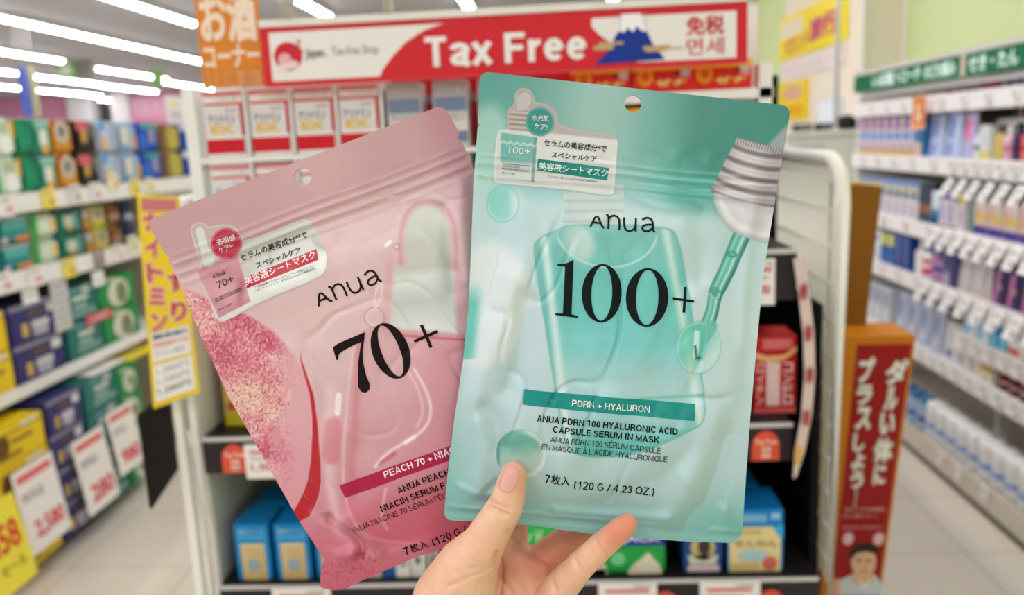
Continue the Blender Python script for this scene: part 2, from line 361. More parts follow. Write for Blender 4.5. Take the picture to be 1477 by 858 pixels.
def bottle(name, r, h, body, capc, label, lc2, sx=1.0, capr=.55, caph=.2, neck=.78, text=None):
    m = MB(); hb = h * (1 - caph)
    m.lathe([(r * .9, 0), (r, h * .03), (r, hb * neck), (r * .93, hb * (neck + .08)), (r * capr * .9, hb * .97), (r * capr * .85, hb)], mat(body, rough=.3), sx=1, sy=sx)
    o = m.build(name)
    c = MB(); c.lathe([(r * capr, hb), (r * capr * 1.02, hb + h * .01), (r * capr, h * .985), (r * capr * .9, h)], mat(capc, rough=.35), sx=1, sy=max(sx, .8)); c.build('cap', o)
    l = MB(); n = 14; vs = []; fs = []
    for z in (h * .12, hb * neck * .92):
        for i in range(n + 1):
            a = math.pi + math.pi * (.08 + .84 * i / n); vs.append((r * 1.012 * math.cos(a), r * 1.012 * sx * math.sin(a), z))
    fs = [(i, i + 1, n + 2 + i, n + 1 + i) for i in range(n)]; l.add(vs, fs, mat(label, rough=.4), True)
    if lc2:
        z0, z1 = h * .3, h * .45; vs = []
        for z in (z0, z1):
            for i in range(n + 1):
                a = math.pi + math.pi * (.1 + .8 * i / n); vs.append((r * 1.02 * math.cos(a), r * 1.02 * sx * math.sin(a), z))
        l.add(vs, fs, mat(lc2, rough=.4), True)
    l.build('bottle_label', o)
    return o
def refill(name, wd, h, c, c2, c3=None, text=None):
    m = MB(); n = 20; prof = []; d = .05
    vs = []; fs = []; lv = 9
    for k in range(lv):
        t = k / (lv - 1); dd = d * (1 - t) ** .6 * .5 + .001; ww = wd / 2 * (1 - .06 * math.sin(t * math.pi))
        for i in range(n):
            a = 2 * math.pi * i / n; ca, sa = math.cos(a), math.sin(a)
            vs.append((ww * math.copysign(abs(ca) ** .6, ca), dd * math.copysign(abs(sa) ** 1.1, sa), h * t))
    for k in range(lv - 1):
        for i in range(n): fs.append((k * n + i, k * n + (i + 1) % n, (k + 1) * n + (i + 1) % n, (k + 1) * n + i))
    m.add(vs, fs, mat(c, rough=.25), True)
    m.add([vs[i] for i in range(n)], [tuple(range(n))[::-1]], mat(c, rough=.25))
    def rowp(t0, t1, x0, x1, cc, lift):
        q = []
        for t in (t0, t1):
            for x in np.linspace(x0, x1, 7):
                dd = d * (1 - t) ** .6 * .5 + .001; sa = (1 - abs(x) ** (1 / .6)) if abs(x) < 1 else 0
                q.append((x * wd / 2 * .97, -dd * max(sa, 0) ** .55 - lift, h * t))
        m.add(q, [(i, i + 1, 8 + i, 7 + i) for i in range(6)], mat(cc, rough=.3), True)
    rowp(.42, .78, -.8, .8, c2, .0012); rowp(.1, .3, -.75, .75, c3 or c2, .0012); rowp(.93, .985, -.96, .96, tuple(int(v * .9) for v in c), .0006)
    return m.build(name)

# ================================================================== wall gondola with toiletries
GX = 1.58                                       # plane of its shelf edges
G = empty('shelf_gondola', (GX + .24, 3.6, 0))
tag(G, 'white wall shelving full of cartons and bottles under the green sign', 'shelf')
def gpart(name, mb, par=None):
    o = mb.build(name, par or G)
    if par is None: o.matrix_parent_inverse = Matrix.Translation((-(GX + .24), -3.6, 0))
    return o
SW = mat((238, 236, 234), rough=.45)
Y0, Y1 = 1.7, 4.56
m = MB(); m.box(2.06, Y0, 0, 2.095, Y1, 1.72, mat((222, 220, 216), rough=.6)); gpart('back_panel', m)
m = MB(); m.box(GX + .02, Y1, 0, 2.09, Y1 + .025, 1.62, mat((236, 234, 230), rough=.5)); gpart('end_panel', m)
m = MB(); m.box(GX - .03, Y0, .0, 2.06, Y1, .105, mat((206, 198, 184), rough=.5)); m.box(GX - .036, Y0, 0, GX - .03, Y1, .022, (96, 84, 68)); gpart('base_deck', m)
m = MB(); m.box(GX + .19, 3.33, .1, GX + .22, 3.37, 1.6, SW); gpart('upright', m)
SHELVES = [('top shelf', 1.545, Y0, Y1), ('second shelf', 1.292, Y0, Y1), ('third shelf', 1.012, Y0, Y1), ('fourth shelf', .775, Y0, Y1), ('fifth shelf', .47, Y0, Y1), ('extra shelf', .615, Y0, 3.34), ('mini shelf', 1.435, Y0, 3.34)]
for n_, z, a, b in SHELVES:
    mini = n_ == 'mini shelf'
    m = MB(); m.box(GX + (.12 if mini else 0), a, z - .022, 2.06, b, z, SW); s = gpart('shelf', m)
    m = MB(); m.box(GX - .008 + (.12 if mini else 0), a, z - (.03 if mini else .058), GX + .003 + (.12 if mini else 0), b, z + .012, mat((244, 240, 240), rough=.3)); q = m.build('price_rail', s)
def on_g(maker, x, y, z, label, cat, group, rz=-math.pi / 2):
    z += .0007; o = maker(); o.location = (x, y, z); o.rotation_euler = (0, 0, rz); tag(o, label, cat, group); return o
def run_g(maker, wd, n, y_far, z, label, cat, group, x=GX + .045, gap=.006, rz=-math.pi / 2, end='far', jit=.0, depth=.0):
    """n facings side by side from the far end towards the camera"""
    first = None
    for i in range(n):
        y = y_far - (i + .5) * (wd + gap) - i * 0
        lab = label if n == 1 else label.replace('#', ORD[i] + ' from far end')
        if n > 1 and '#' not in label: raise ValueError(label)
        xx = x + depth; r_ = rz + random.uniform(-jit, jit)
        if first is None: first = on_g(maker, xx, y, z, lab, cat, group if n > 1 else None, r_)
        else: dup(first, (xx, y, z + .0007), r_, lab)
    return y_far - n * (wd + gap)
BL = (70, 128, 206); NAVY = (36, 48, 120); GOLD = (206, 158, 64)
# --- top shelf (small cartons under the sign)
y = 4.50
X = GX + .135
y = run_g(lambda: carton('carton', .12, .1, .075, (236, 226, 232), [('r', .1, .2, .9, .55, (226, 206, 218)), ('t', 'ガーゼ', .2, .6, .8, .85, (150, 110, 140))]), .12, 3, y, 1.545, 'pale pink white carton on top shelf below green sign, #', 'carton', 'pale cartons on the top shelf', X)
y = run_g(lambda: carton('carton', .09, .1, .07, (206, 190, 122), [('r', .1, .15, .9, .6, (226, 216, 176))]), .09, 2, y, 1.545, 'dull yellow carton on top shelf below green sign, #', 'carton', 'yellow cartons on the top shelf', X)
y = run_g(lambda: carton('carton', .1, .1, .062, (190, 168, 160), [('r', .0, .55, 1, .8, (120, 84, 80)), ('r', .15, .1, .85, .4, (222, 212, 210))]), .1, 2, y, 1.545, 'brown and grey carton on top shelf below green sign, #', 'carton', 'brown cartons on the top shelf', X)
y = run_g(lambda: carton('carton', .06, .08, .07, (206, 184, 192), [('r', .1, .1, .9, .45, (160, 96, 120))]), .06, 4, y, 1.545, 'mauve small carton on top shelf below green sign, #', 'carton', 'mauve cartons on the top shelf', X)
y = run_g(lambda: carton('carton', .075, .08, .075, (186, 40, 82), [('r', .1, .55, .9, .8, (230, 190, 200))]), .075, 2, y, 1.545, 'crimson carton on top shelf below green sign, #', 'carton', 'crimson cartons on the top shelf', X)
y = run_g(lambda: carton('carton', .07, .08, .085, (196, 186, 220), [('r', .5, .05, .95, .95, (104, 92, 140))]), .07, 2, y, 1.545, 'lilac carton on top shelf below green sign, #', 'carton', 'lilac cartons on the top shelf', X)
y = run_g(lambda: carton('carton', .06, .08, .09, (96, 92, 84), [('r', .1, .1, .9, .5, (214, 200, 150)), ('r', .2, .6, .8, .85, (180, 176, 166))]), .06, 4, y, 1.545, 'grey and straw carton on top shelf below green sign, #', 'carton', 'grey cartons on the top shelf', X)
# --- second shelf
y = 4.50
y = run_g(lambda: carton('carton', .094, .08, .185, (222, 206, 214), [('r', 0, 0, 1, .18, (206, 164, 74)), ('p', [(0, .44), (.3, .40), (.42, .56), (.3, .66), (0, .62)], (96, 146, 214)), ('p', [(1, .44), (.7, .40), (.58, .56), (.7, .66), (1, .62)], (96, 146, 214)), ('r', .3, .66, .7, .95, (222, 176, 160)), ('r', 0, .7, .26, 1, (92, 84, 164)), ('r', .74, .7, 1, 1, (92, 84, 164)), ('t', 'うるおい', .12, .2, .88, .34, (120, 90, 140))]), .094, 7, y, 1.292, 'blue, peach and gold carton on second shelf, #', 'carton', 'blue and gold cartons on the second shelf', gap=.004)
y = run_g(lambda: carton('carton', .06, .08, .17, (60, 128, 190), [('r', 0, 0, 1, .4, (222, 190, 176)), ('c', .5, .5, .3, (70, 130, 120))]), .06, 1, y, 1.292, 'narrow blue carton at the end of the blue and gold carton row', 'carton', None)
y = run_g(lambda: refill('refill_pouch', .13, .215, (184, 200, 232), (108, 126, 200), (124, 140, 210)), .13, 2, y, 1.292, 'tall periwinkle refill pouch on second shelf, #', 'refill pouch', 'periwinkle pouches on the second shelf', gap=.02)
y = run_g(lambda: refill('refill_pouch', .1, .2, (196, 176, 216), (232, 60, 130), (150, 180, 226)), .1, 1, y, 1.292, 'lilac refill pouch with a hot pink band on second shelf', 'refill pouch', None, gap=.01)
y = run_g(lambda: bottle('bottle', .03, .135, (206, 214, 222), (120, 150, 160), (226, 230, 232), (86, 128, 128)), .06, 1, y, 1.292, 'pale grey bottle with a green band on second shelf', 'bottle', None)
y = run_g(lambda: carton('carton', .07, .06, .135, (224, 226, 226), [('r', 0, 0, 1, .3, (222, 200, 110)), ('r', .15, .4, .85, .8, (206, 212, 218))]), .07, 1, y, 1.292, 'white and lemon carton on second shelf', 'carton', None)
y = run_g(lambda: bottle('bottle', .026, .132, (206, 180, 84), (84, 82, 78), (212, 190, 100), None, sx=.8, capr=.8), .052, 1, y, 1.292, 'mustard bottle with a dark cap on second shelf', 'bottle', None)
y = run_g(lambda: bottle('bottle', .027, .13, (226, 190, 204), (230, 226, 230), (226, 180, 196), (206, 120, 146), sx=.8), .054, 1, y, 1.292, 'pale pink bottle beside the mustard bottle', 'bottle', None)
y = run_g(lambda: bottle('bottle', .027, .14, (72, 30, 78), (40, 60, 60), (84, 40, 90), (60, 20, 66), sx=.8), .054, 1, y, 1.292, 'dark purple bottle beside the pale pink bottle', 'bottle', None)
y = run_g(lambda: bottle('bottle', .03, .135, (232, 100, 96), (226, 230, 226), (236, 120, 112), (206, 70, 72), sx=.8), .06, 3, y, 1.292, 'coral bottle with a white cap on second shelf, #', 'bottle', 'coral bottles on the second shelf')
y = run_g(lambda: bottle('bottle', .03, .135, (240, 196, 206), (236, 236, 236), (240, 180, 196), (220, 130, 150), sx=.8), .06, 3, y, 1.292, 'rosy bottle with a white cap on second shelf, #', 'bottle', 'rosy bottles on the second shelf')
# mini shelf goods
run_g(lambda: carton('carton', .07, .07, .06, (40, 78, 100), [('r', .55, .1, .95, .9, (236, 180, 150))]), .07, 6, 3.28, 1.435, 'small teal and peach carton on mini shelf above bottles, #', 'carton', 'small cartons on the mini shelf', GX + .17)
run_g(lambda: bottle('bottle', .028, .05, (236, 238, 236), (240, 240, 240), (240, 240, 240), (200, 206, 204), capr=.8, caph=.3), .056, 2, 2.80, 1.435, 'squat white jar on mini shelf among small cartons, #', 'jar', 'squat jars on the mini shelf', GX + .165)
# --- third shelf
y = 4.46
y = run_g(lambda: carton('carton', .085, .08, .175, (214, 216, 224), [('r', 0, .9, 1, 1, (84, 130, 206)), ('r', .08, .6, .92, .88, (176, 178, 164)), ('r', .12, .1, .55, .45, (178, 170, 206)), ('r', .6, .14, .9, .4, (226, 206, 196)), ('t', '薬用', .2, .55, .8, .72, (90, 90, 120))]), .085, 8, y, 1.012, 'pale blue carton with a grey panel on third shelf, #', 'carton', 'pale blue cartons on the third shelf', gap=.003)
y = run_g(lambda: carton('carton', .06, .08, .17, (60, 70, 92), [('r', .1, .3, .9, .5, (170, 110, 70))]), .06, 2, y, 1.012, 'slate carton with a brown patch on third shelf, #', 'carton', 'slate cartons on the third shelf')
y = run_g(lambda: carton('carton', .065, .08, .15, (214, 224, 236), [('r', 0, 0, 1, .5, (52, 122, 180)), ('c', .5, .2, .28, (226, 170, 150))]), .065, 1, y, 1.012, 'white over blue carton on third shelf', 'carton', None)
y = run_g(lambda: carton('carton', .075, .08, .15, (216, 208, 218), [('r', 0, .82, 1, 1, (34, 54, 140)), ('r', .1, .2, .5, .7, (170, 160, 196)), ('r', 0, 0, 1, .12, BLACK)]), .075, 2, y, 1.012, 'greyish carton with navy top on third shelf, #', 'carton', 'greyish cartons on the third shelf')
y = run_g(lambda: carton('carton', .06, .08, .15, (220, 212, 216), [('r', 0, .8, 1, 1, (222, 210, 20)), ('r', .3, .2, .8, .6, (196, 180, 190))]), .06, 1, y, 1.012, 'pale carton with a bright yellow top on third shelf', 'carton', None)
y = run_g(lambda: bottle('bottle', .03, .15, (24, 140, 130), (150, 190, 190), (40, 160, 150), None, sx=.8), .06, 1, y, 1.012, 'teal bottle on third shelf beside the yellow topped carton', 'bottle', None)
y = run_g(lambda: carton('carton', .1, .08, .135, (226, 196, 190), [('r', 0, 0, 1, .32, (64, 56, 150)), ('c', .3, .6, .18, (238, 180, 70)), ('c', .72, .55, .18, (212, 206, 50)), ('r', .1, .82, .9, .96, (236, 230, 226))]), .1, 4, y, 1.012, 'peach and violet carton with yellow spots on third shelf, #', 'carton', 'spotted cartons on the third shelf')
# --- fourth shelf
y = 4.44
y = run_g(lambda: carton('carton', .085, .08, .16, (226, 230, 238), [('c', .5, .75, .2, (30, 96, 180)), ('r', .15, .1, .85, .5, (206, 210, 222))]), .085, 3, y, .775, 'white carton with a blue dot on fourth shelf, #', 'carton', 'white dotted cartons on the fourth shelf')
y = run_g(lambda: carton('carton', .08, .08, .16, (26, 84, 166), [('r', .1, .6, .9, .95, (206, 212, 90)), ('r', .2, .2, .8, .4, (60, 120, 190))]), .08, 2, y, .775, 'blue carton with lime patch on fourth shelf, #', 'carton', 'blue lime cartons on the fourth shelf')
y = run_g(lambda: carton('carton', .08, .08, .17, (20, 62, 140), [('v', 'リフレッシュ', .4, .25, .65, .95, (200, 216, 240))]), .08, 2, y, .775, 'deep blue carton with vertical lettering on fourth shelf, #', 'carton', 'deep blue cartons on the fourth shelf')
y = run_g(lambda: bottle('bottle', .036, .165, (238, 236, 236), (232, 230, 226), (240, 238, 238), None, sx=.7, capr=.4, caph=.25), .072, 1, y, .775, 'plain white bottle on fourth shelf beside deep blue cartons', 'bottle', None)
y = run_g(lambda: bottle('bottle', .042, .15, (238, 236, 238), (40, 44, 160), (214, 40, 96), (240, 220, 226), sx=.7, capr=.6), .084, 1, y, .775, 'white bottle with crimson label and navy cap on fourth shelf', 'bottle', None)
y = run_g(lambda: bottle('bottle', .036, .15, (170, 120, 170), (50, 46, 160), (196, 150, 186), (60, 60, 170), sx=.7, capr=.6), .072, 2, y, .775, 'mauve bottle with blue cap on fourth shelf, #', 'bottle', 'mauve bottles on the fourth shelf')
y = run_g(lambda: carton('carton', .075, .08, .155, (96, 92, 150), [('r', .2, .1, .8, .4, (196, 180, 206)), ('r', .1, .55, .9, .9, (60, 66, 120))]), .075, 1, y, .775, 'dusky violet carton on fourth shelf', 'carton', None)
y = run_g(lambda: refill('refill_pouch', .1, .15, (218, 210, 212), (206, 200, 206), (214, 190, 170)), .1, 3, y, .775, 'pearl grey refill pouch on fourth shelf, #', 'refill pouch', 'pearl pouches on the fourth shelf')
y = run_g(lambda: carton('carton', .09, .08, .15, (46, 24, 84), [('p', [(.1, .1), (.4, .1), (.7, .9), (.4, .9)], (196, 120, 180)), ('c', .6, .5, .12, (206, 190, 110))]), .09, 4, y, .775, 'deep purple carton with a pink slash on fourth shelf, #', 'carton', 'purple cartons on the fourth shelf')
# --- fifth shelf (lower run at the far end) and the extra shelf
y = 4.44
y = run_g(lambda: carton('carton', .1, .08, .19, (196, 198, 208), [('r', .1, .55, .9, .9, (160, 162, 190)), ('r', .2, .15, .8, .45, (222, 222, 228))]), .1, 4, y, .47, 'silvery grey carton on fifth shelf, #', 'carton', 'silvery cartons on the fifth shelf')
y = run_g(lambda: refill('refill_pouch', .12, .2, (186, 194, 214), (110, 124, 184), (206, 212, 226)), .12, 4, y, .47, 'blue grey refill pouch on fifth shelf, #', 'refill pouch', 'blue grey pouches on the fifth shelf')
y = run_g(lambda: refill('refill_pouch', .14, .16, (224, 226, 230), (206, 208, 214), (64, 70, 150)), .14, 1, y, .47, 'white refill pouch with violet foot on fifth shelf', 'refill pouch', None)
y -= .03
y = run_g(lambda: carton('carton', .085, .08, .08, (232, 226, 222), [('r', .1, .2, .5, .8, (180, 176, 206)), ('r', .6, .3, .9, .6, (226, 206, 150))]), .085, 2, y, .47, 'white carton with lilac panel on fifth shelf, #', 'carton', 'white lilac cartons on the fifth shelf', GX + .05)
y = run_g(lambda: carton('carton', .085, .08, .08, (228, 222, 216), [('r', 0, .55, 1, .9, (196, 158, 52)), ('r', .3, .1, .7, .4, (210, 190, 140))]), .085, 1, y, .47, 'white carton with a gold band on fifth shelf', 'carton', None, GX + .05)
y = run_g(lambda: bottle('bottle', .034, .082, (120, 24, 36), (206, 200, 196), (92, 20, 30), (210, 180, 170), capr=.85, caph=.22), .068, 3, y, .47, 'dark red jar with a pale lid on fifth shelf, #', 'jar', 'dark red jars on the fifth shelf', GX + .05)
y = 3.30
y = run_g(lambda: carton('carton', .09, .08, .13, (226, 232, 238), [('r', .1, .1, .5, .5, (130, 196, 226)), ('r', .55, .2, .9, .8, (204, 222, 236))]), .09, 2, y, .615, 'white and ice blue carton on extra shelf, #', 'carton', 'ice blue cartons on the extra shelf', GX + .05)
y = run_g(lambda: carton('carton', .06, .08, .125, (36, 146, 206), [('r', .1, .1, .9, .4, (120, 200, 230))]), .06, 2, y, .615, 'azure carton on extra shelf above the jars, #', 'carton', 'azure cartons on the extra shelf', GX + .05)
y = run_g(lambda: carton('carton', .1, .08, .135, (236, 234, 232), [('r', .05, .08, .75, .26, (226, 84, 60)), ('r', .15, .5, .85, .8, (224, 224, 226))]), .1, 3, y, .615, 'white carton with a red foot on extra shelf, #', 'carton', 'red footed cartons on the extra shelf', GX + .05)
y = run_g(lambda: carton('carton', .08, .08, .12, (232, 232, 238), [('r', .1, .55, .9, .9, (110, 112, 190)), ('r', 0, 0, 1, .12, (40, 60, 150))]), .08, 3, y, .615, 'white and indigo carton on extra shelf, #', 'carton', 'indigo cartons on the extra shelf', GX + .05)
# --- base deck
y = 4.05
y = run_g(lambda: bottle('bottle', .045, .15, (150, 170, 196), (60, 120, 170), (170, 190, 210), (40, 80, 150), capr=.7), .09, 5, y, .105, 'slate blue tub on base deck beside the jars, #', 'tub', 'slate blue tubs on the base deck', GX + .03)
y = run_g(lambda: bottle('jar', .044, .155, (226, 224, 224), (246, 246, 246), (222, 222, 226), (130, 160, 214), capr=.98, caph=.2, neck=.9), .088, 9, y, .105, 'white jar with a blue band on base deck, #', 'jar', 'white jars on the base deck', GX + .03, gap=.004)
y = run_g(lambda: bottle('bottle', .05, .18, (30, 124, 196), (238, 238, 240), (36, 130, 200), (200, 224, 240), capr=.9, caph=.16, neck=.9), .1, 4, y, .105, 'blue tub with white lid on base deck, #', 'tub', 'blue tubs on the base deck', GX + .03)

# --- price tags on the rails
def price_tag(c=(248, 246, 246), c2=None, w_=.055, h=.05):
    m = MB(); m.box(-w_ / 2, -.0012, -h, w_ / 2, 0, 0, mat(c, rough=.4))
    m.panel((0, -.0016, -h), EX * w_, EZ * h, -.42, .68, .3, .84, (176, 170, 172)); m.panel((0, -.0016, -h), EX * w_, EZ * h, -.42, .5, .1, .6, (196, 190, 192))
    m.text('298', (0, -.0018, -h), EX * w_, EZ * h, -.1, .12, .42, .42, c2 or (150, 120, 124), .02)
    return m.build('price_tag')
def tags(z, ys, shelf, tilt=0.0, x=GX - .012, c=(248, 246, 246), c2=None, rz=-math.pi / 2, cl='white', w_=.055, h=.05, group=None, side='far'):
    first = None
    for i, yy in enumerate(ys):
        lab = '%s price tag, %s, %s from far end' % (cl, shelf, ORD[i])
        if first is None: first = price_tag(c, c2, w_, h); first.location = (x, yy, z); first.rotation_euler = (tilt, 0, rz); tag(first, lab, 'price tag', group or 'price tags on the ' + shelf)
        else: dup(first, (x, yy, z), None, lab)
def span(a, b, n): return [a + (b - a) * i / (n - 1) for i in range(n)]
TS = 'third toiletries shelf'
tags(1.546, span(4.3, 2.8, 9), 'top toiletries shelf')
tags(1.296, span(4.4, 3.6, 5) , 'second toiletries shelf beneath blue cartons')
tags(1.296, span(3.42, 2.7, 9), 'second toiletries shelf beneath bottles', h=.06, w_=.062)
tags(1.222, span(3.42, 2.7, 8), 'second toiletries shelf, hanging low', tilt=-.5, w_=.06, h=.075)
tags(1.018, span(4.35, 3.6, 4), 'third toiletries shelf beneath pale blue cartons', c=(250, 240, 238))
tags(1.012, span(3.52, 2.7, 9), 'third toiletries shelf, slanting out', tilt=-.5, w_=.062, h=.085)
tags(.78, span(4.3, 3.7, 4), 'fourth toiletries shelf at the dotted cartons')
tags(.775, span(3.6, 2.75, 8), 'fourth toiletries shelf, slanting out', tilt=-.5, w_=.064, h=.085)
tags(.474, span(3.95, 2.75, 12), 'fifth toiletries shelf', h=.06)
tags(.617, span(3.25, 2.75, 6), 'extra toiletries shelf', h=.05)
tags(.11, (3.34, 3.18, 2.98), 'base deck of the toiletries shelving', x=GX - .034, h=.06, c2=(206, 60, 70))
# orange hanging tag
m = MB(); m.box(-.035, -.001, 0, .035, .001, .13, mat((224, 120, 50), rough=.4)); m.vtext('お得', (0, -.002, 0), EX, EZ, -.02, .03, .02, .11, (250, 226, 190), .02); m.box(-.035, -.002, 0, .035, -.001, .022, (240, 170, 120))
o = m.build('hanging_tag', None, (GX - .05, 3.66, 1.42), (0, 0, -1.2)); tag(o, 'orange tag hanging from top shelf above the periwinkle pouches', 'price tag')
# white box light under the sign
m = MB(); m.box(GX + .02, Y0, 1.585, GX + .07, Y1, 1.61, mat((240, 240, 244), rough=.4)); gpart('light_box', m)
# green sign
m = MB(); m.box(GX - .02, Y0, 1.612, GX + .02, Y1 - .03, 1.694, mat((0, 106, 66), rough=.5, spec=.2)); m.box(GX - .025, Y0, 1.694, GX + .03, Y1 - .03, 1.715, mat((206, 204, 194), rough=.5)); m.box(GX - .022, 3.335, 1.612, GX + .02, 3.375, 1.694, (196, 186, 170))
SG = Vector((GX - .0208, 0, 1.612))
for t, a, b in (('いぼ薬', 4.26, 4.03), ('トローチ', 3.98, 3.74), ('のどの痛み', 3.68, 3.43), ('せき・たん', 3.30, 2.98)):
    m.text(t, SG, -EY, EZ, -a - .01, .012, -b + .01, .070, (224, 255, 246), .035)
o = m.build('category_sign'); tag(o, 'green header sign with white lettering along the wall shelving', 'sign')
# counter beyond the gondola's end, with its bits
m = MB(); m.box(1.35, 5.0, 0, 1.84, 5.9, 1.40, mat((236, 234, 232), rough=.5), ch=.01); m.box(1.33, 4.98, 1.40, 1.85, 5.92, 1.425, mat((244, 242, 240), rough=.4)); m.text('受付', (1.4, 4.994, 1.30), EX, EZ, 0, 0, .16, .05, (176, 180, 190)); tag(m.build('counter'), 'white counter behind the wire net, beyond the wall shelving', 'counter')
p = at(1226, 186, 'Y', 5.1); m = MB(); m.lathe([(.075, 0), (.078, .02), (.075, .05), (.055, .075), (.02, .085)], mat((24, 18, 22), rough=.4)); m.build('lid', None); o = bpy.data.objects['lid']; o.name = 'round_case'; o.location = (p.x, 5.15, 1.425); tag(o, 'black round case on the white counter', 'case')
for px, c, l in ((1160, (60, 70, 60), 'dark green box on the white counter'), (1192, (50, 52, 60), 'black box on the white counter beside the round case')):
    p = at(px, 186, 'Y', 5.2); m = MB(); m.box(-.05, -.04, 0, .05, .04, .045, mat(c, rough=.5), ch=.004); m.panel((0, -.0405, 0), EX, EZ, -.03, .012, .03, .03, (150, 150, 150)); o = m.build('small_box', None, (p.x, 5.25, 1.425)); tag(o, l, 'box')
p = at(1195, 165, 'X', 1.83); m = MB(); m.box(1.82, p.y - .2, p.z - .1, 1.858, p.y + .2, p.z + .1, mat((226, 230, 240), rough=.4)); m.box(1.816, p.y - .17, p.z - .08, 1.82, p.y + .17, p.z + .08, (236, 240, 248)); tag(m.build('control_panel'), 'pale box on the wall above the white counter', 'panel')
# posters on the wall
def wall_poster(pxs, c, label, fn, x=1.846):
    P = [at(a, b, 'X', x) for a, b in pxs]; y0 = max(q.y for q in P); y1 = min(q.y for q in P); z0 = sum(q.z for q in P[2:]) / 2; z1 = sum(q.z for q in P[:2]) / 2
    m = MB(); m.box(x, y1, z0, x + .012, y0, z1, mat(c, rough=.45)); fn(m, Vector((x - .001, y0, z0)), -EY * (y0 - y1), EZ * (z1 - z0)); o = m.build('poster'); return tag(o, label, 'poster'), (y0, y1, z0, z1)
def f1(m, O, U, V):
    m.panel(O, U, V, .02, .5, .4, .88, (236, 226, 200)); m.text('セカンド', O - EX * .001, U, V, .1, .1, .5, .5, (206, 96, 110), .03); m.text('旅行', O - EX * .001, U, V, .52, .22, .88, .68, (206, 70, 120), .04)
_, bx = wall_poster([(1125, 27), (1221, -14), (1221, 60), (1125, 86)], (250, 226, 30), 'yellow poster with pink lettering high on the wall', f1)
def f2(m, O, U, V):
    m.text('カウンター', O - EX * .001, U, V, .08, .3, .9, .75, (226, 200, 206), .01)
wall_poster([(1125, 92), (1216, 66), (1216, 92), (1125, 117)], (240, 228, 226), 'faint pinkish poster under the yellow poster', f2)
def f3(m, O, U, V):
    m.disc(O, U, V, .5, .72, .35, .2, (226, 180, 150)); m.text('100', O - EX * .001, U, V, .15, .12, .85, .38, (238, 150, 40), .02)
wall_poster([(1124, 122), (1164, 114), (1164, 170), (1124, 176)], (248, 214, 30), 'small yellow poster with an orange number, lowest on the wall', f3)
m = MB(); p0 = at(1087, -5, 'X', 2.05); m.tube([(2.07, p0.y, CEIL), (2.07, p0.y - .03, p0.z - .1), (2.07, p0.y + .03, p0.z - .3), (2.07, p0.y, p0.z - .5)], .008, (130, 130, 120), 8); tag(m.build('cable'), 'dark cable running down the yellow green wall', 'cable')
p = at(1205, 185, 'Y', 5.08); m = MB(); m.lathe([(.012, 1.425), (.012, CEIL)], mat((206, 208, 212), rough=.4), cx=p.x, cy=5.08, n=12); m.lathe([(.03, 1.425), (.028, 1.432), (.013, 1.436)], mat((206, 208, 212), rough=.4), cx=p.x, cy=5.08, n=16)
tag(m.build('pole'), 'thin grey pole rising from the white counter past the posters', 'pole')
# ================================================================== drinks gondola along the other aisle
LX = -1.95; LR = math.pi / 2
LG = empty('shelf_gondola', (LX - .24, 3.4, 0)); tag(LG, 'white shelving of drink packs with yellow price cards, by the tiled floor', 'shelf')
def lpart(name, mb, par=None):
    o = mb.build(name, par or LG)
    if par is None: o.matrix_parent_inverse = Matrix.Translation((-(LX - .24), -3.4, 0))
    return o
LY0, LY1 = 2.0, 4.62
SWL = mat((232, 230, 226), rough=.4)
m = MB(); m.box(LX - .47, LY0, 0, LX - .44, LY1, 1.42, mat((206, 204, 200), rough=.6)); lpart('back_panel', m)
m = MB(); m.box(LX - .44, LY0, 0, LX - .04, 4.03, .05, mat((120, 116, 112), rough=.6)); lpart('base_deck', m)
for z, yb in ((1.335, LY1 - .12), (1.062, 4.03), (.655, 4.03)):
    m = MB(); m.box(LX - .44, LY0, z - .02, LX, yb, z, SWL); s = lpart('shelf', m)
    hh = .06 if z > .8 else .035
    m = MB(); m.box(LX, LY0, z - hh, LX + .01, yb, z + .008, mat((238, 236, 232), rough=.3)); m.build('price_rail', s)
m = MB()                                        # rounded white end of the top shelf
bm = bmesh.new(); bmesh.ops.create_cube(bm, size=1)
for q in bm.verts: q.co = Vector((LX - .21 + q.co.x * .5, LY1 + .0 + q.co.y * .26, 1.28 + q.co.z * .1))
bmesh.ops.bevel(bm, geom=bm.edges[:], offset=.04, segments=4, affect='EDGES'); m.bm(bm, mat((240, 238, 236), rough=.3), True); lpart('rounded_shelf_end', m)
m = MB(); m.box(LX - .42, 4.03, .05, LX - .0, 4.05, 1.3, mat((196, 186, 166), rough=.6)); lpart('end_panel', m)
def yat(px, py): return at(px, py, 'X', LX).y
def pack(wd, h, c, prints, d=.14):
    def mk():
        o = carton('drink_pack', wd, d, h, c, prints, .35, ch=min(.016, wd * .16))
        n = max(2, int(wd / .066))
        for i in range(n):
            l = MB(); rr = min(.026, wd / n * .4); l.lathe([(rr, h), (rr * 1.03, h + .003), (rr * .92, h + .0034)], mat((206, 208, 212), rough=.25, metal=.8), cx=-wd / 2 + (i + .5) * wd / n, cy=-d * .22, n=14); l.build('can_top', o)
        return o
    return mk
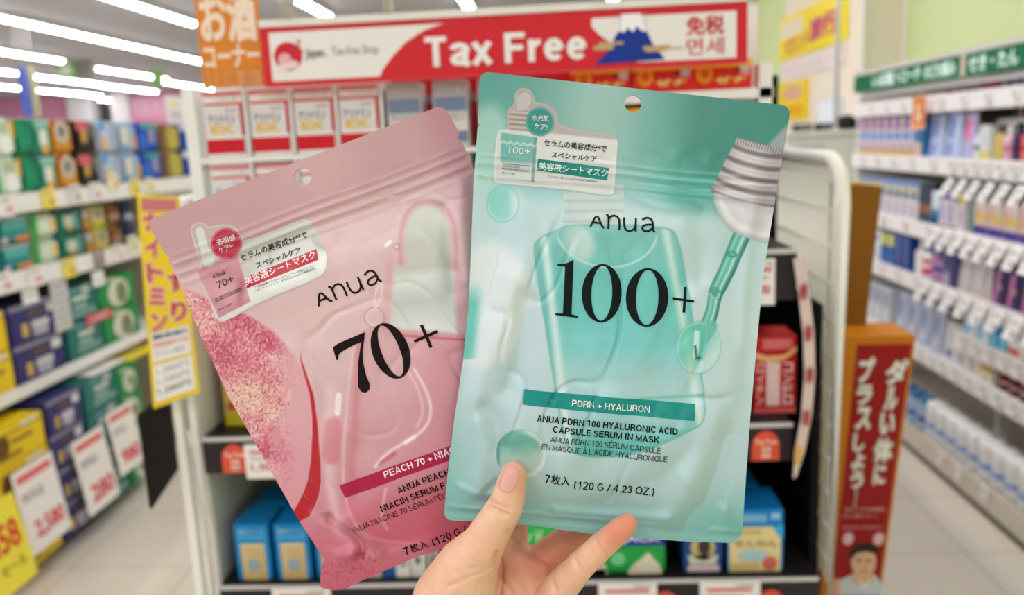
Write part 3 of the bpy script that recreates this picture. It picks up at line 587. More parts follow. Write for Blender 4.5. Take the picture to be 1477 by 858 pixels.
def put(mk, px0, px1, py, z, rows, h, label, cat, group, x=LX - .09, gap=0, face=LX):
    """stack of equal packs between two photo columns; label holds # for the tier"""
    ya, yb = at(px0, py, 'X', face).y, at(px1, py, 'X', face).y
    tiers = {2: ['lower of two', 'upper of two'], 3: ['bottom of three', 'middle of three', 'topmost of three'], 4: ['bottom of four', 'second of four from the floor', 'third of four from the floor', 'topmost of four'], 1: ['']}[rows]
    z += .0006; o = mk(abs(yb - ya) * .97); o.location = (x, (ya + yb) / 2, z); o.rotation_euler = (0, 0, LR); tag(o, label.replace('#', tiers[0]), cat, group)
    for k in range(1, rows): dup(o, (x + random.uniform(-.006, .006), (ya + yb) / 2, z + k * (h + gap)), LR, label.replace('#', tiers[k]))
LGT = (206, 226, 206); DKG = (12, 122, 88); AMB = (206, 142, 50)
top = [(-46, 0, (90, 160, 160), [('r', .1, .2, .9, .6, (220, 226, 220))], 'teal grey drink pack at the frame edge of top shelf, #'),
       (0, 42, (206, 222, 208), [('r', 0, 0, .2, 1, (60, 180, 90)), ('c', .6, .32, .22, (240, 240, 236)), ('r', .35, .6, .75, .9, (176, 190, 150)), ('r', .82, .5, .97, .95, (232, 180, 80))], 'white and green drink pack with round white spot on top shelf, #'),
       (42, 66, (14, 128, 92), [('r', .08, .1, .4, .9, (20, 146, 104)), ('c', .6, .4, .16, (30, 150, 110))], 'plain emerald drink pack on top shelf, #'),
       (66, 92, (60, 150, 130), [('r', .3, .3, .72, .7, (232, 230, 220)), ('r', .36, .06, .7, .3, (232, 176, 80)), ('r', .1, .75, .9, .98, (140, 190, 170))], 'teal drink pack with a white and orange patch on top shelf, #'),
       (92, 123, (206, 140, 44), [('c', .5, .66, .32, (198, 190, 176)), ('c', .5, .66, .17, (150, 150, 138)), ('r', .04, .84, .25, 1, (200, 70, 50))], 'amber drink pack with a grey roundel on top shelf, #'),
       (123, 154, (44, 34, 36), [('r', .04, .7, .6, 1, (206, 96, 106)), ('r', .25, .35, .5, .72, (206, 160, 80)), ('r', .65, .5, .95, .9, (110, 106, 106))], 'black and rose drink pack on top shelf, #'),
       (156, 186, (186, 200, 220), [('r', .08, .72, .34, 1, (80, 156, 226)), ('r', .1, .1, .36, .5, (226, 176, 120)), ('r', .55, .1, .92, .95, (160, 170, 190))], 'silver blue drink pack with sky blue corner on top shelf, #'),
       (187, 213, (150, 176, 212), [('r', .1, .3, .5, .85, (216, 216, 196)), ('r', .7, .1, .95, .6, (206, 160, 110))], 'pale blue drink pack with a cream patch on top shelf, #'),
       (213, 243, (28, 78, 178), [('r', .05, .1, .35, .6, (40, 110, 210)), ('r', .5, .3, .8, .8, (150, 140, 170)), ('r', .2, .8, .9, 1, (60, 150, 160))], 'strong blue drink pack on top shelf, #'),
       (244, 272, (170, 156, 62), [('r', 0, 0, .3, 1, (120, 84, 64)), ('r', .4, .1, .95, .9, (182, 168, 70))], 'olive drink pack with a brown side on top shelf, #'),
       (273, 296, (16, 76, 160), [('r', 0, .75, 1, 1, (206, 210, 236)), ('r', .2, .2, .8, .5, (30, 96, 180))], 'navy and white drink pack by the rounded shelf end, #')]
for a, b, c, pr, lab in top:
    put(lambda wd, c=c, pr=pr: pack(wd, .136, c, pr)(), a, b, 262, 1.336, 2, .14, lab, 'drink pack', 'drink packs on the top shelf')
mid = [(-40, 4, (40, 60, 120), [('r', .1, .2, .9, .6, (90, 110, 160))], 'dark blue drink pack at the frame edge of middle shelf, #'),
       (5, 51, (34, 140, 138), [('r', .1, .55, .9, .92, (90, 170, 166)), ('r', .5, .08, .95, .26, (226, 130, 60)), ('r', .06, .08, .24, .28, (206, 190, 206)), ('r', 0, .93, 1, 1, (200, 206, 206))], 'turquoise drink pack with orange fruits on middle shelf, #'),
       (52, 92, (196, 210, 180), [('r', 0, 0, .22, 1, (50, 160, 72)), ('r', .72, .3, .92, .7, (236, 190, 96)), ('r', .3, .2, .66, .8, (214, 222, 206))], 'white drink pack with green stripe on middle shelf, #'),
       (92, 126, (20, 120, 104), [('r', .3, .3, .7, .75, (206, 206, 190)), ('r', .4, .12, .66, .34, (206, 160, 80)), ('r', .74, .1, .95, .9, (80, 160, 150))], 'deep teal drink pack on middle shelf, #'),
       (127, 143, (120, 112, 100), [('r', .2, .5, .8, .9, (180, 176, 166)), ('r', .2, .05, .8, .4, (190, 140, 50))], 'grey and amber drink pack on middle shelf, #'),
       (143, 165, (232, 190, 70), [('r', .15, .3, .85, .9, (214, 206, 170)), ('c', .5, .6, .24, (160, 154, 132)), ('r', 0, .0, 1, .12, (150, 190, 60))], 'golden drink pack with a cream panel on middle shelf, #'),
       (166, 186, (130, 84, 40), [('r', .1, .2, .9, .5, (160, 130, 100))], 'brown drink pack on middle shelf, #'),
       (187, 204, (34, 44, 84), [('r', .2, .1, .9, .4, (160, 166, 190))], 'midnight blue drink pack at the end of middle shelf, #')]
for a, b, c, pr, lab in mid:
    put(lambda wd, c=c, pr=pr: pack(wd, .096, c, pr)(), a, b, 345, 1.063, 2, .1, lab, 'drink pack', 'drink packs on the middle shelf')
def case(wd, h, c, prints): return lambda: carton('drink_case', wd, .26, h, c, prints, .45)
YEL = (232, 200, 22); NV = (46, 44, 108); TL = (30, 112, 106); GR = (20, 142, 74)
pY = [('r', 0, .8, 1, .86, (170, 140, 20)), ('r', .1, .15, .6, .3, (160, 120, 30)), ('c', .3, .55, .12, (110, 70, 20)), ('r', .45, .5, .8, .62, (150, 110, 30)), ('r', .62, .84, .9, .97, (236, 230, 200))]
pN = [('r', 0, .88, 1, 1, (140, 138, 150)), ('r', .4, .3, .75, .5, (206, 204, 210)), ('r', .42, .1, .72, .28, (180, 180, 190)), ('r', .2, .15, .32, .5, (206, 170, 80)), ('r', .75, .62, .95, .85, (226, 224, 226)), ('r', .35, .62, .68, .78, (96, 78, 66))]
pT = [('r', .3, .6, .75, .74, (206, 214, 206)), ('r', .2, .86, .9, .97, (110, 156, 160)), ('r', .25, .15, .95, .34, (120, 160, 150)), ('r', .6, .8, .82, 1, (232, 236, 234)), ('r', .3, .38, .7, .5, (160, 186, 180))]
pG = [('c', .55, .45, .3, (214, 216, 196)), ('c', .62, .42, .16, (160, 180, 110)), ('r', .1, .85, .5, .97, (170, 190, 150))]
for a, b, c, pr, lab in [(-60, 14, YEL, pY, 'yellow drink case at the frame edge on lowest shelf, #'), (16, 92, NV, pN, 'navy drink case on lowest shelf, #'), (98, 150, TL, pT, 'dark teal drink case on lowest shelf, #'), (152, 206, GR, pG, 'green drink case with white circles on lowest shelf, #')]:
    put(lambda wd, c=c, pr=pr: case(wd, .142, c, pr)(), a, b, 470, .656, 2, .146, lab, 'drink case', 'drink cases on the lowest shelf', x=LX - .14)
for a, b, c, pr, lab, hh in [(-30, 70, YEL, pY, 'yellow drink case in the floor stack, #', .128), (73, 126, NV, pN, 'navy drink case in the floor stack, #', .132), (130, 180, TL, pT, 'dark teal drink case in the floor stack, #', .132), (183, 214, GR, pG, 'green drink case in the floor stack, #', .128)]:
    put(lambda wd, c=c, pr=pr, hh=hh: case(wd, hh, c, pr)(), a, b, 640, .051, 4, hh + .003, lab, 'drink case', 'drink cases stacked at the floor', x=LX - .06, face=LX + .07)
# a red sticker strip and paper cards
def paper(name, P, wd, h, c, fn, label, cat, group=None, rz=LR, tilt=0.0, bent=False):
    m = MB(); m.box(-wd / 2, -.001, 0, wd / 2, .001, h, mat(c, rough=.45)); fn(m, wd, h)
    o = m.build(name, None, P, (tilt, 0, rz)); return tag(o, label, cat, group)
def pf(red, rows):
    def f(m, wd, h):
        O = (0, -.0015, 0); m.panel(O, EX * wd, EZ * h, -.42, .84, .42, .93, (226, 110, 104))
        m.text('特売品', (0, -.002, 0), EX * wd, EZ * h, -.4, .6, .1, .72, (120, 120, 124), .0)
        m.text(red, (0, -.002, 0), EX * wd, EZ * h, -.3, .12, .42, .36, (216, 60, 66), .03)
    return f
for k, (px, py, red, lab) in enumerate([(66, 724, '2,580', 'white price card with red number against the yellow floor stack'), (143, 677, '280', 'white price card with red number against the navy floor stack'), (185, 631, '980', 'narrow white price card with red number against the teal floor stack')]):
    P = at(px, py, 'X', LX + .11); wd, h = ((.23, .30), (.22, .30), (.2, .27))[k]
    paper('price_card', (LX + .115, P.y, max(.004, P.z - h / 2)), wd, h, (242, 238, 232), pf(red, 2), lab, 'price card', 'price cards along the floor', tilt=-.12)
P = at(8, 792, 'X', LX + .2); paper('price_card', (LX + .2, P.y - .02, max(.004, P.z - .15)), .3, .29, (244, 228, 70), lambda m, wd, h: (m.text('458', (0, -.002, 0), EX * wd, EZ * h, -.1, .42, .42, .75, (214, 70, 40), .03), m.text('セール', (0, -.002, 0), EX * wd, EZ * h, 0, .2, .4, .32, (90, 80, 40), .01)), 'yellow price card with red number low at the frame edge', 'price card', None, tilt=-.15)
o = paper('paper_sign', (LX - .14, yat(140, 535), .051 + 4 * .135 + .002), .26, .16, (244, 240, 238), lambda m, wd, h: m.panel((0, -.0015, 0), EX * wd, EZ * h, -.4, .7, .3, .8, (230, 150, 150)), 'white paper lying on the dark teal floor stack', 'paper', None, tilt=-1.57)
o.location.x = LX + .06
o = paper('paper_sign', (LX + .06, yat(195, 510), .051 + 4 * .131 + .002), .3, .18, (246, 222, 50), lambda m, wd, h: m.panel((0, -.0015, 0), EX * wd, EZ * h, -.4, .4, .3, .5, (240, 236, 180)), 'yellow paper lying on the green floor stack', 'paper', None, tilt=-1.57)
P = at(145, 463, 'X', LX); m = MB(); m.box(-.1, -.001, 0, .1, .001, .04, mat((214, 92, 104), rough=.4)); m.text('お買得', (0, -.002, 0), EX * .2, EZ * .04, -.3, .15, .3, .85, (240, 200, 204), .01)
o = m.build('paper_strip', None, (LX - .003, P.y, P.z), (0, 0, LR)); tag(o, 'red pink strip on the dark teal case', 'label')
for px, py, lab in ((45, 425, 'small white tag on the upper navy case'), (143, 402, 'small white tag on the upper dark teal case')):
    P = at(px, py, 'X', LX); m = MB(); m.box(-.045, -.001, 0, .045, .001, .065, mat((246, 246, 250), rough=.4)); m.panel((0, -.0015, 0), EX, EZ, -.03, .02, .03, .03, (196, 196, 206)); o = m.build('price_tag', None, (LX - .004, P.y, P.z - .03), (0, 0, LR)); tag(o, lab, 'price tag')
P = at(88, 440, 'X', LX); m = MB(); m.box(-.055, -.002, 0, .055, .002, .2, mat((206, 206, 204), rough=.45)); 
for k in range(6): m.panel((0, -.0025, 0), EX, EZ, -.04, .02 + k * .03, .04, .032 + k * .03, (176, 176, 178))
o = m.build('notice_card', None, (LX + .0, P.y, P.z - .1), (0, 0, LR)); tag(o, 'grey notice card between navy and dark teal cases', 'card')
# price tags on the two upper rails
def ltag(px, py, c, lab, wd=.085, h=.075, c2=(200, 120, 124)):
    P = at(px, py, 'X', LX + .014); m = MB(); m.box(-wd / 2, -.001, 0, wd / 2, .001, h, mat(c, rough=.4)); m.panel((0, -.0015, 0), EX * wd, EZ * h, -.4, .7, .3, .84, (180, 172, 170)); m.text('198', (0, -.002, 0), EX * wd, EZ * h, -.1, .15, .4, .5, c2, .02)
    o = m.build('price_tag', None, (LX + .015, P.y, P.z - h / 2), (0, 0, LR)); tag(o, lab, 'price tag', 'price tags on the drinks shelving')
YT = (246, 226, 84); WT = (246, 240, 238)
for a in [(8, 297, WT, 'white price tag on top drinks rail at the frame edge'), (70, 286, YT, 'yellow price tag on top drinks rail under the emerald packs'), (108, 280, (226, 226, 226), 'grey price tag on top drinks rail under the amber packs'), (138, 276, (240, 240, 238), 'white price tag on top drinks rail under the black packs'), (163, 262, (248, 240, 200), 'cream price tag standing at the silver blue packs'), (195, 270, YT, 'yellow price tag on top drinks rail by the yellow hanging board'), (216, 268, (246, 240, 190), 'pale yellow price tag on top drinks rail under blue packs'),
          (5, 408, WT, 'white price tag on middle drinks rail at the frame edge'), (51, 398, WT, 'white price tag on middle drinks rail under turquoise packs'), (100, 386, YT, 'yellow price tag on middle drinks rail'), (143, 372, (150, 148, 146), 'dark grey price tag on middle drinks rail'), (170, 365, WT, 'white price tag on middle drinks rail under golden packs'), (191, 352, (240, 236, 200), 'cream price tag on middle drinks rail by the yellow board')]:
    ltag(*a)
P = at(256, 178, 'X', LX); paper('price_card', (LX + .0, P.y, 1.615), .22, .14, (226, 220, 226), lambda m, wd, h: (m.panel((0, -.0015, 0), EX * wd, EZ * h, -.2, .6, .1, .85, (226, 216, 120)), m.text('390', (0, -.002, 0), EX * wd, EZ * h, -.3, .15, .2, .45, (200, 160, 170), .02)), 'pale price card standing on the olive packs', 'price card', None)
P = at(283, 170, 'X', LX); paper('price_card', (LX + .0, P.y, 1.615), .2, .13, (214, 220, 240), lambda m, wd, h: (m.text('498', (0, -.002, 0), EX * wd, EZ * h, -.3, .2, .3, .6, (150, 160, 210), .02)), 'pale blue price card standing on the navy and white packs', 'price card', None)
# ================================================================== end-of-aisle display rack
RY = 1.25
def E(px, py, y=RY): return at(px, py, 'Y', y)
RK = empty('display_rack', (-.07, 1.45, 0)); tag(RK, 'white end of aisle display rack with wire side under the tax free sign', 'rack')
def rpart(name, mb, par=None, label=None):
    o = mb.build(name, par or RK)
    if par is None: o.matrix_parent_inverse = Matrix.Translation((.07, -1.45, 0))
    if label: o['label'] = label
    return o
XL, XH, XR, YB = -.59, -.548, .43, 1.66
FRM = mat((238, 236, 226), rough=.3)
DARK = mat((7, 6, 7), rough=.7, spec=.2)  # black back; the shade inside the rack is put into this colour too
m = MB(); m.box(XL, YB, 0, XR, YB + .02, 1.55, DARK); rpart('back_panel', m, label='black back panel')
m = MB(); m.box(XL - .008, 1.27, 0, XL, YB, 1.33, mat((226, 224, 220), rough=.5)); rpart('side_panel', m, label='pale grey side panel')
m = MB(); m.box(XR - .03, 1.305, 0, XR - .018, YB, 1.175, DARK); rpart('side_panel', m, label='black side panel')
m = MB(); m.tube([(XL - .006, 1.25, 0), (XL - .006, 1.25, 1.34), (XL - .006, 1.262, 1.365), (XL - .006, 1.30, 1.375), (XL - .006, YB, 1.375)], .0125, FRM, 14); m.box(XL - .034, 1.243, 0, XL - .021, 1.257, 1.33, mat((246, 244, 236), rough=.35)); rpart('side_frame', m)
fp = [(XR, 1.285, 0), (XR, 1.285, 1.33)] + [(XR, 1.285 + .06 * (1 - math.cos(a)), 1.33 + .07 * math.sin(a)) for a in (.3, .6, .9, 1.2, 1.5708)] + [(XR, YB, 1.402)]
m = MB(); m.tube(fp, .0125, FRM, 14); rpart('side_frame', m)
m = MB()
for i in range(17):
    y = 1.305 + i * .0215; m.tube([(XR, y, .7), (XR, y, 1.395 if i > 1 else 1.37)], .0024, FRM, 6)
for i in range(12):
    z = .74 + i * .058; m.tube([(XR, 1.29, z), (XR, YB, z)], .0026, FRM, 6)
rpart('wire_net', m)
zA = E(1100, 362).z; zB = E(320, 632).z; zC = E(340, 846).z
LEDGE = E(300, 229).z
m = MB(); m.box(XH, 1.262, LEDGE - .008, .32, 1.36, LEDGE, mat((240, 238, 238), rough=.4)); rpart('shelf', m)
m = MB(); m.box(XL + .012, 1.27, 1.324, .05, 1.40, 1.334, mat((240, 238, 238), rough=.4)); rpart('shelf', m)
def rack_shelf(z, x0, x1, railh):
    m = MB(); m.box(x0, 1.262, z - .012, x1, YB, z - .0, mat((26, 24, 25), rough=.5)); s = rpart('shelf', m)
    m = MB(); m.box(x0, 1.25, z - railh, x1, 1.262, z, mat((44, 36, 40), rough=.45)); m.box(x0, 1.2485, z - .005, x1, 1.25, z + .002, (206, 204, 204)); m.build('price_rail', s); return s
rack_shelf(zA, .06, E(1150, 362).x, .075)
rack_shelf(zB, XL + .004, E(1143, 640).x, .06)
rack_shelf(zC, XL + .004, XR - .032, .062)
m = MB(); m.box(XH, 1.36, LEDGE, .32, 1.375, 1.64, mat((240, 238, 236), rough=.5)); rpart('header_panel', m)
m = MB(); m.box(XL + .012, 1.40, 1.10, .05, 1.41, 1.318, mat((220, 40, 44), rough=.5)); rpart('header_panel', m)
m = MB(); m.box(.30, 1.262, LEDGE, .318, 1.30, 1.545, mat((240, 240, 238), rough=.4)); rpart('corner_strip', m)
m = MB(); m.box(XH - .01, 1.26, LEDGE - .12, XH + .008, 1.29, 1.55, mat((240, 240, 238), rough=.4)); rpart('corner_strip', m)

# ---- header sign
SY = 1.238
A, B, Cc, D = E(375, 42, SY), E(1076, 0, SY), E(1080, 91, SY), E(382, 126, SY)
z0 = (Cc.z + D.z) / 2; z1 = (A.z + B.z) / 2; x0 = (A.x + D.x) / 2; x1 = (B.x + Cc.x) / 2; SWd = x1 - x0; SH = z1 - z0
R1 = (212, 36, 48)
m = MB(); m.box(x0, SY, z0, x1, SY + .008, z1, mat(R1, rough=.35)); m.box(x0, SY - .003, z1, x1, SY + .012, z1 + .010, mat((236, 232, 228), rough=.3))
O = Vector((x0, SY - .0006, z0)); U, V = EX * SWd, EZ * SH
WS = (240, 236, 234)
m.fan(O, U, V, [(.018, .09), (.245, .09), (.252, .2), (.275, .42), (.305, .64), (.345, .82), (.385, .91), (.018, .91)], WS)
m.fan(O, U, V, [(.688, .86), (.978, .86), (.978, .10), (.78, .10), (.70, .60), (.686, .74)], WS)
O2 = O - EY * .0005
gv, gf = grotesk('Tax Free', .185, .09); m.add([O2 + U * (.343 + .333 * q[0]) + V * (.20 + .50 * q[1]) - EY * (.0003 * q[2]) for q in gv], gf, (244, 240, 240))
m.disc(O2, U, V, .055, .5, .030, .24, (206, 30, 52)); m.disc(O2 - EY * .0003, U, V, .048, .44, .014, .12, (236, 180, 186)); m.disc(O2 - EY * .0006, U, V, .066, .36, .010, .07, (240, 210, 212)); m.disc(O2 - EY * .0009, U, V, .050, .33, .018, .05, (244, 226, 226))
for a, b in ((.078, .66), (.084, .58), (.08, .74)): m.disc(O2, U, V, a, b, .004, .03, (206, 30, 52), 8)
m.text('Japan.', O2, U, V, .092, .42, .136, .62, (84, 78, 80), .02); m.text('Tax-free Shop', O2, U, V, .148, .43, .246, .62, (120, 112, 112), .0)
# mountain with a white summit and gold mist
m.fan(O2, U, V, [(.690, .10), (.718, .30), (.735, .56), (.742, .63), (.752, .60), (.760, .68), (.770, .60), (.778, .69), (.790, .60), (.797, .62), (.812, .36), (.835, .13)], (10, 50, 150))
m.fan(O2, U, V, [(.742, .63), (.752, .60), (.760, .68), (.770, .60), (.778, .69), (.790, .60), (.797, .62), (.786, .90), (.748, .90)], (250, 250, 252))
for a, b in ((.745, .64), (.795, .64)): m.panel(O2, U, V, a - .0008, .62, a + .0008, .9, (176, 186, 206))
for q in ((.69, .33, .73, .41), (.70, .41, .75, .46), (.795, .26, .835, .33), (.800, .335, .83, .345), (.82, .29, .872, .315), (.79, .30, .845, .36)): m.panel(O2 - EY * (.0006 + .0003 * q[0]), U, V, *q, (200, 166, 120))
m.text('免税', O2, U, V, .878, .50, .953, .80, (206, 64, 74), .02); m.text('면세', O2, U, V, .878, .17, .953, .45, (206, 84, 92), .012)
m.panel(O2, U, V, .0, .0, 1, .03, (226, 70, 76))
tag(m.build('header_sign'), 'long red and white Tax Free sign with a blue mountain over the rack', 'sign')
for px, l in ((415, 'clear clip on the sign above its round red emblem'), (560, 'clear clip on the sign above the shop lettering'), (868, 'small clip on the sign above the blue mountain')):
    p = E(px, 30, SY); m = MB(); m.box(p.x - .006, SY - .006, z1 + .0105, p.x + .006, SY + .014, z1 + .035, mat((170, 164, 150), rough=.3)); m.lathe([(.012, z1 + .034), (.016, z1 + .042), (.015, z1 + .056), (.006, z1 + .062)], mat((232, 232, 236), rough=.2), cx=p.x, cy=SY + .004, n=14)
    tag(m.build('sign_clip'), l, 'clip', 'clips along the sign')
# ---- orange banner
A, B, Cc, D = E(279, -10, 1.245), E(377, -10, 1.245), E(382, 122, 1.245), E(292, 128, 1.245)
bx0, bx1, bz0, bz1 = D.x, Cc.x - .002, (Cc.z + D.z) / 2, A.z + .11
m = MB(); m.box(bx0, 1.25, bz0, bx1, 1.256, bz1, mat((222, 134, 44), rough=.5)); O = Vector((bx0, 1.2494, bz0)); U, V = EX * (bx1 - bx0), EZ * (bz1 - bz0)
hz = bz1 - bz0; zf = lambda py: (E(330, py, 1.249).z - bz0) / hz
OC = (248, 226, 206)
m.text('お', O, U, V, .06, zf(58), .5, zf(-14), OC, .03); m.text('酒', O, U, V, .52, zf(58), .95, zf(-14), OC, .04); m.text('コーナー', O, U, V, .06, zf(98), .97, zf(64), OC, .035)
for k in range(3): m.text('ビール・ワイン・焼酎・日本酒', O, U, V, .08, zf(109 + 7 * k), .95, zf(104 + 7 * k), (244, 196, 150), .02)
m.box(bx0 - .004, 1.2475, bz1, bx1 + .004, 1.2585, bz1 + .01, (236, 232, 226)); m.box(bx0 + .03, 1.256, bz0 + .06, bx0 + .04, 1.262, bz0 + .3, (220, 218, 214)); 
tag(m.build('corner_banner'), 'orange banner with white lettering beside the Tax Free sign', 'banner')
# ---- dummy cartons on the ledges
def tonic():
    wd, h, d = .060, .098, .05
    m = MB(); m.box(-wd / 2, -d / 2, 0, wd / 2, d / 2, h, mat((238, 236, 236), rough=.35), ch=.0012); O = fr(d)
    m.panel(O, EX * wd, EZ * h, -.5, .06, .48, .28, (204, 22, 36)); m.panel(O, EX * wd, EZ * h, -.48, .79, .5, .83, (204, 40, 50)); m.panel(O, EX * wd, EZ * h, .42, .33, .5, .80, (196, 40, 52))
    m.panel(O, EX * wd, EZ * h, -.46, .34, .38, .76, (226, 224, 228)); m.panel(O, EX * wd, EZ * h, -.48, .93, .5, .995, (226, 130, 136))
    O = (0, -d / 2 - .001, 0)
    m.text('アリナミン', O, EX * wd, EZ * h, -.40, .52, .30, .64, (52, 48, 58), .02); m.text('EX', O, EX * wd, EZ * h, -.36, .36, .26, .50, (228, 192, 92), .05); m.text('ビタミン剤', O, EX * wd, EZ * h, -.15, .86, .38, .91, (150, 146, 148), .0); m.text('第3類', O, EX * wd, EZ * h, .06, .69, .34, .74, (120, 118, 130), .0)
    return m.build('tonic_carton')
def tonic_grey():
    wd, h, d = .052, .098, .05
    m = MB(); m.box(-wd / 2, -d / 2, 0, wd / 2, d / 2, h, mat((204, 202, 204), rough=.35), ch=.0012); O = fr(d)
    m.panel(O, EX * wd, EZ * h, -.46, .54, .46, .76, (116, 132, 164)); m.panel(O, EX * wd, EZ * h, -.46, .08, .46, .24, (110, 128, 160)); m.panel(O, EX * wd, EZ * h, -.46, .26, .46, .5, (222, 220, 218)); m.panel(O, EX * wd, EZ * h, -.46, .78, .46, .97, (176, 176, 178))
    O = (0, -d / 2 - .001, 0); m.text('アリナミン', O, EX * wd, EZ * h, -.40, .40, .4, .50, (60, 58, 66), .02); m.text('A', O, EX * wd, EZ * h, -.1, .28, .12, .38, (80, 90, 130), .03); m.text('ビタミン剤', O, EX * wd, EZ * h, -.3, .84, .3, .90, (226, 226, 226), .0)
    return m.build('tonic_carton')
xs = [E(px, 180, 1.265).x for px in (323, 389, 454, 519)]
for row, z, nm in ((0, LEDGE, 'upper row'), (1, 1.334, 'second row')):
    f = None
    for i, x in enumerate(xs):
        z_ = z; lab = 'white and red tonic carton, %s, %s from the side by the liquor banner' % (nm, ORD[i])
        if i == 0 and row == 0: t0 = tonic(); t0.location = (x, 1.292, z_ + .0006); tag(t0, lab, 'carton', 'white and red tonic cartons')
        else: dup(t0, (x, 1.292, z_ + .0006), 0, lab)
    for i, px in enumerate((585, 651, 716)):
        x = E(px, 180, 1.265).x; lab = 'grey blue tonic carton, %s, %s after the white ones' % (nm, ORD[i])
        if i == 0 and row == 0: t1 = tonic_grey(); t1.location = (x, 1.292, z + .0006); tag(t1, lab, 'carton', 'grey blue tonic cartons')
        else: dup(t1, (x, 1.292, z + .0006), 0, lab)
for px in (356, 421.5, 486.5, 552):
    m = MB()
    for za, zb in ((1.334, LEDGE - .008), (LEDGE, 1.56)): m.box(E(px, 180, 1.265).x - .002, 1.264, za + .001, E(px, 180, 1.265).x + .002, 1.3, zb, (240, 238, 238))
    rpart('divider', m)
m = MB(); m.box(E(553, 180).x, 1.335, LEDGE, .29, 1.352, 1.56, mat((214, 40, 48), rough=.5)); m.box(E(553, 180).x, 1.333, LEDGE + .07, .29, 1.335, LEDGE + .082, (180, 150, 160)); rpart('red_backing', m)
# ---- red cartons with a yellow top edge, under the sign
def energy(h, yb=.011):
    wd, d = .088, .03
    m = MB(); m.box(-wd / 2, -d / 2, 0, wd / 2, d / 2, h, mat((220, 40, 32), rough=.35), ch=.001); O = fr(d)
    m.panel(O, EX * wd, EZ * h, -.5, 1 - yb / h, .5, .99, (246, 190, 40)); m.panel((0, -d / 2 - .0007, 0), EX * wd, EZ * h, -.48, 1 - yb * .5 / h, .48, 1 - yb * .35 / h, (252, 220, 130)); m.disc(O, EX, EZ, -.28 * wd, .55 * h, .012, .014, (240, 150, 30)); m.disc((0, -d / 2 - .0008, 0), EX, EZ, -.28 * wd, .55 * h, .006, .007, (222, 90, 24))
    m.panel(O, EX * wd, EZ * h, .3, .56, .46, .76, (206, 196, 200)); m.panel(O, EX * wd, EZ * h, .2, .60, .31, .72, (120, 40, 40)); m.text('100', (0, -d / 2 - .001, 0), EX * wd, EZ * h, .32, .45, .45, .54, (250, 210, 200), .02); m.text('ゼナ', (0, -d / 2 - .001, 0), EX * wd, EZ * h, -.12, .2, .4, .45, (250, 220, 120), .04)
    return m.build('energy_carton')
L2 = E(950, 134, 1.27).z; t3 = None
m = MB(); m.box(E(818, 134).x, 1.262, L2 - .014, .32, 1.36, L2, mat((242, 240, 240), rough=.4)); rpart('shelf', m)
for r_, z in ((0, L2), (1, LEDGE)):
    for i, px in enumerate((866, 955, 1041)):
        x = E(px, 115, 1.27).x; lab = 'red carton with yellow top edge, %s row below the mountain, %s from the sign middle' % (('upper', 'lower')[r_], ORD[i])
        if i == 0 and r_ == 0: t2 = energy(.042); t2.location = (x, 1.285, z + .0006); tag(t2, lab, 'carton', 'red and yellow cartons below the sign')
        elif i == 0: t3 = energy(.044, .02); t3.location = (x, 1.285, z + .0006); tag(t3, lab, 'carton', 'red and yellow cartons below the sign')
        else: dup((t2, t3)[r_], (x, 1.285, z + .0006), 0, lab)
# ---- middle shelf: red cartons at one end, a yellow one at the other
def redbox(wd, h, d=.07):
    m = MB(); m.box(-wd / 2, -d / 2, 0, wd / 2, d / 2, h, mat((186, 24, 30), rough=.35), ch=.0012); O = fr(d)
    m.fan(O, EX * wd, EZ * h, [(-.5, .72), (-.2, .66), (.2, .68), (.5, .8), (.5, .86), (.2, .75), (-.2, .74), (-.5, .8)], (226, 176, 120)); m.panel(O, EX * wd, EZ * h, -.2, .1, .12, .66, (226, 196, 196)); m.panel(O, EX * wd, EZ * h, -.3, .83, .4, .96, (216, 110, 110)); m.panel(O, EX * wd, EZ * h, -.5, 0, .5, .07, (206, 90, 92))
    O = (0, -d / 2 - .001, 0); m.vtext('コンドロ', O, EX * wd, EZ * h, .2, .1, .42, .66, (240, 214, 214), .02); m.vtext('ロイチン', O, EX * wd, EZ * h, -.45, .1, -.26, .66, (232, 190, 190), .02)
    return m.build('medicine_carton')
for i, (px, dy) in enumerate(((1117, 0), (1052, 0), (985, .01))):
    o = redbox(.066, .128) if i == 0 else dup(o, (0, 0, 0)); o.location = (E(px, 600, 1.30).x, 1.335 + dy, zB + .0006); tag(o, 'red medicine carton with white vertical lettering, %s from the wire net' % ORD[i], 'carton', 'red medicine cartons')
def yelbox():
    wd, h, d = .06, .13, .06; m = MB(); m.box(-wd / 2, -d / 2, 0, wd / 2, d / 2, h, mat((226, 190, 110), rough=.4), ch=.0012); O = fr(d)
    m.panel(O, EX * wd, EZ * h, -.5, 0, .5, .18, (206, 190, 30)); m.panel(O, EX * wd, EZ * h, -.4, .2, .4, .32, (206, 90, 70)); m.panel(O, EX * wd, EZ * h, -.45, .4, .45, .9, (232, 196, 140)); m.text('のどぬーる', (0, -d / 2 - .001, 0), EX * wd, EZ * h, -.38, .45, .38, .6, (190, 60, 50), .02)
    return m.build('medicine_carton')
o = yelbox(); o.location = (E(352, 620, 1.31).x, 1.34, zB + .0006); tag(o, 'tan and yellow medicine carton beside the pale side panel', 'carton', 'tan medicine cartons'); dup(o, (E(414, 620, 1.31).x, 1.34, zB + .0006), 0, 'tan and yellow medicine carton behind the peach print of the pouch')
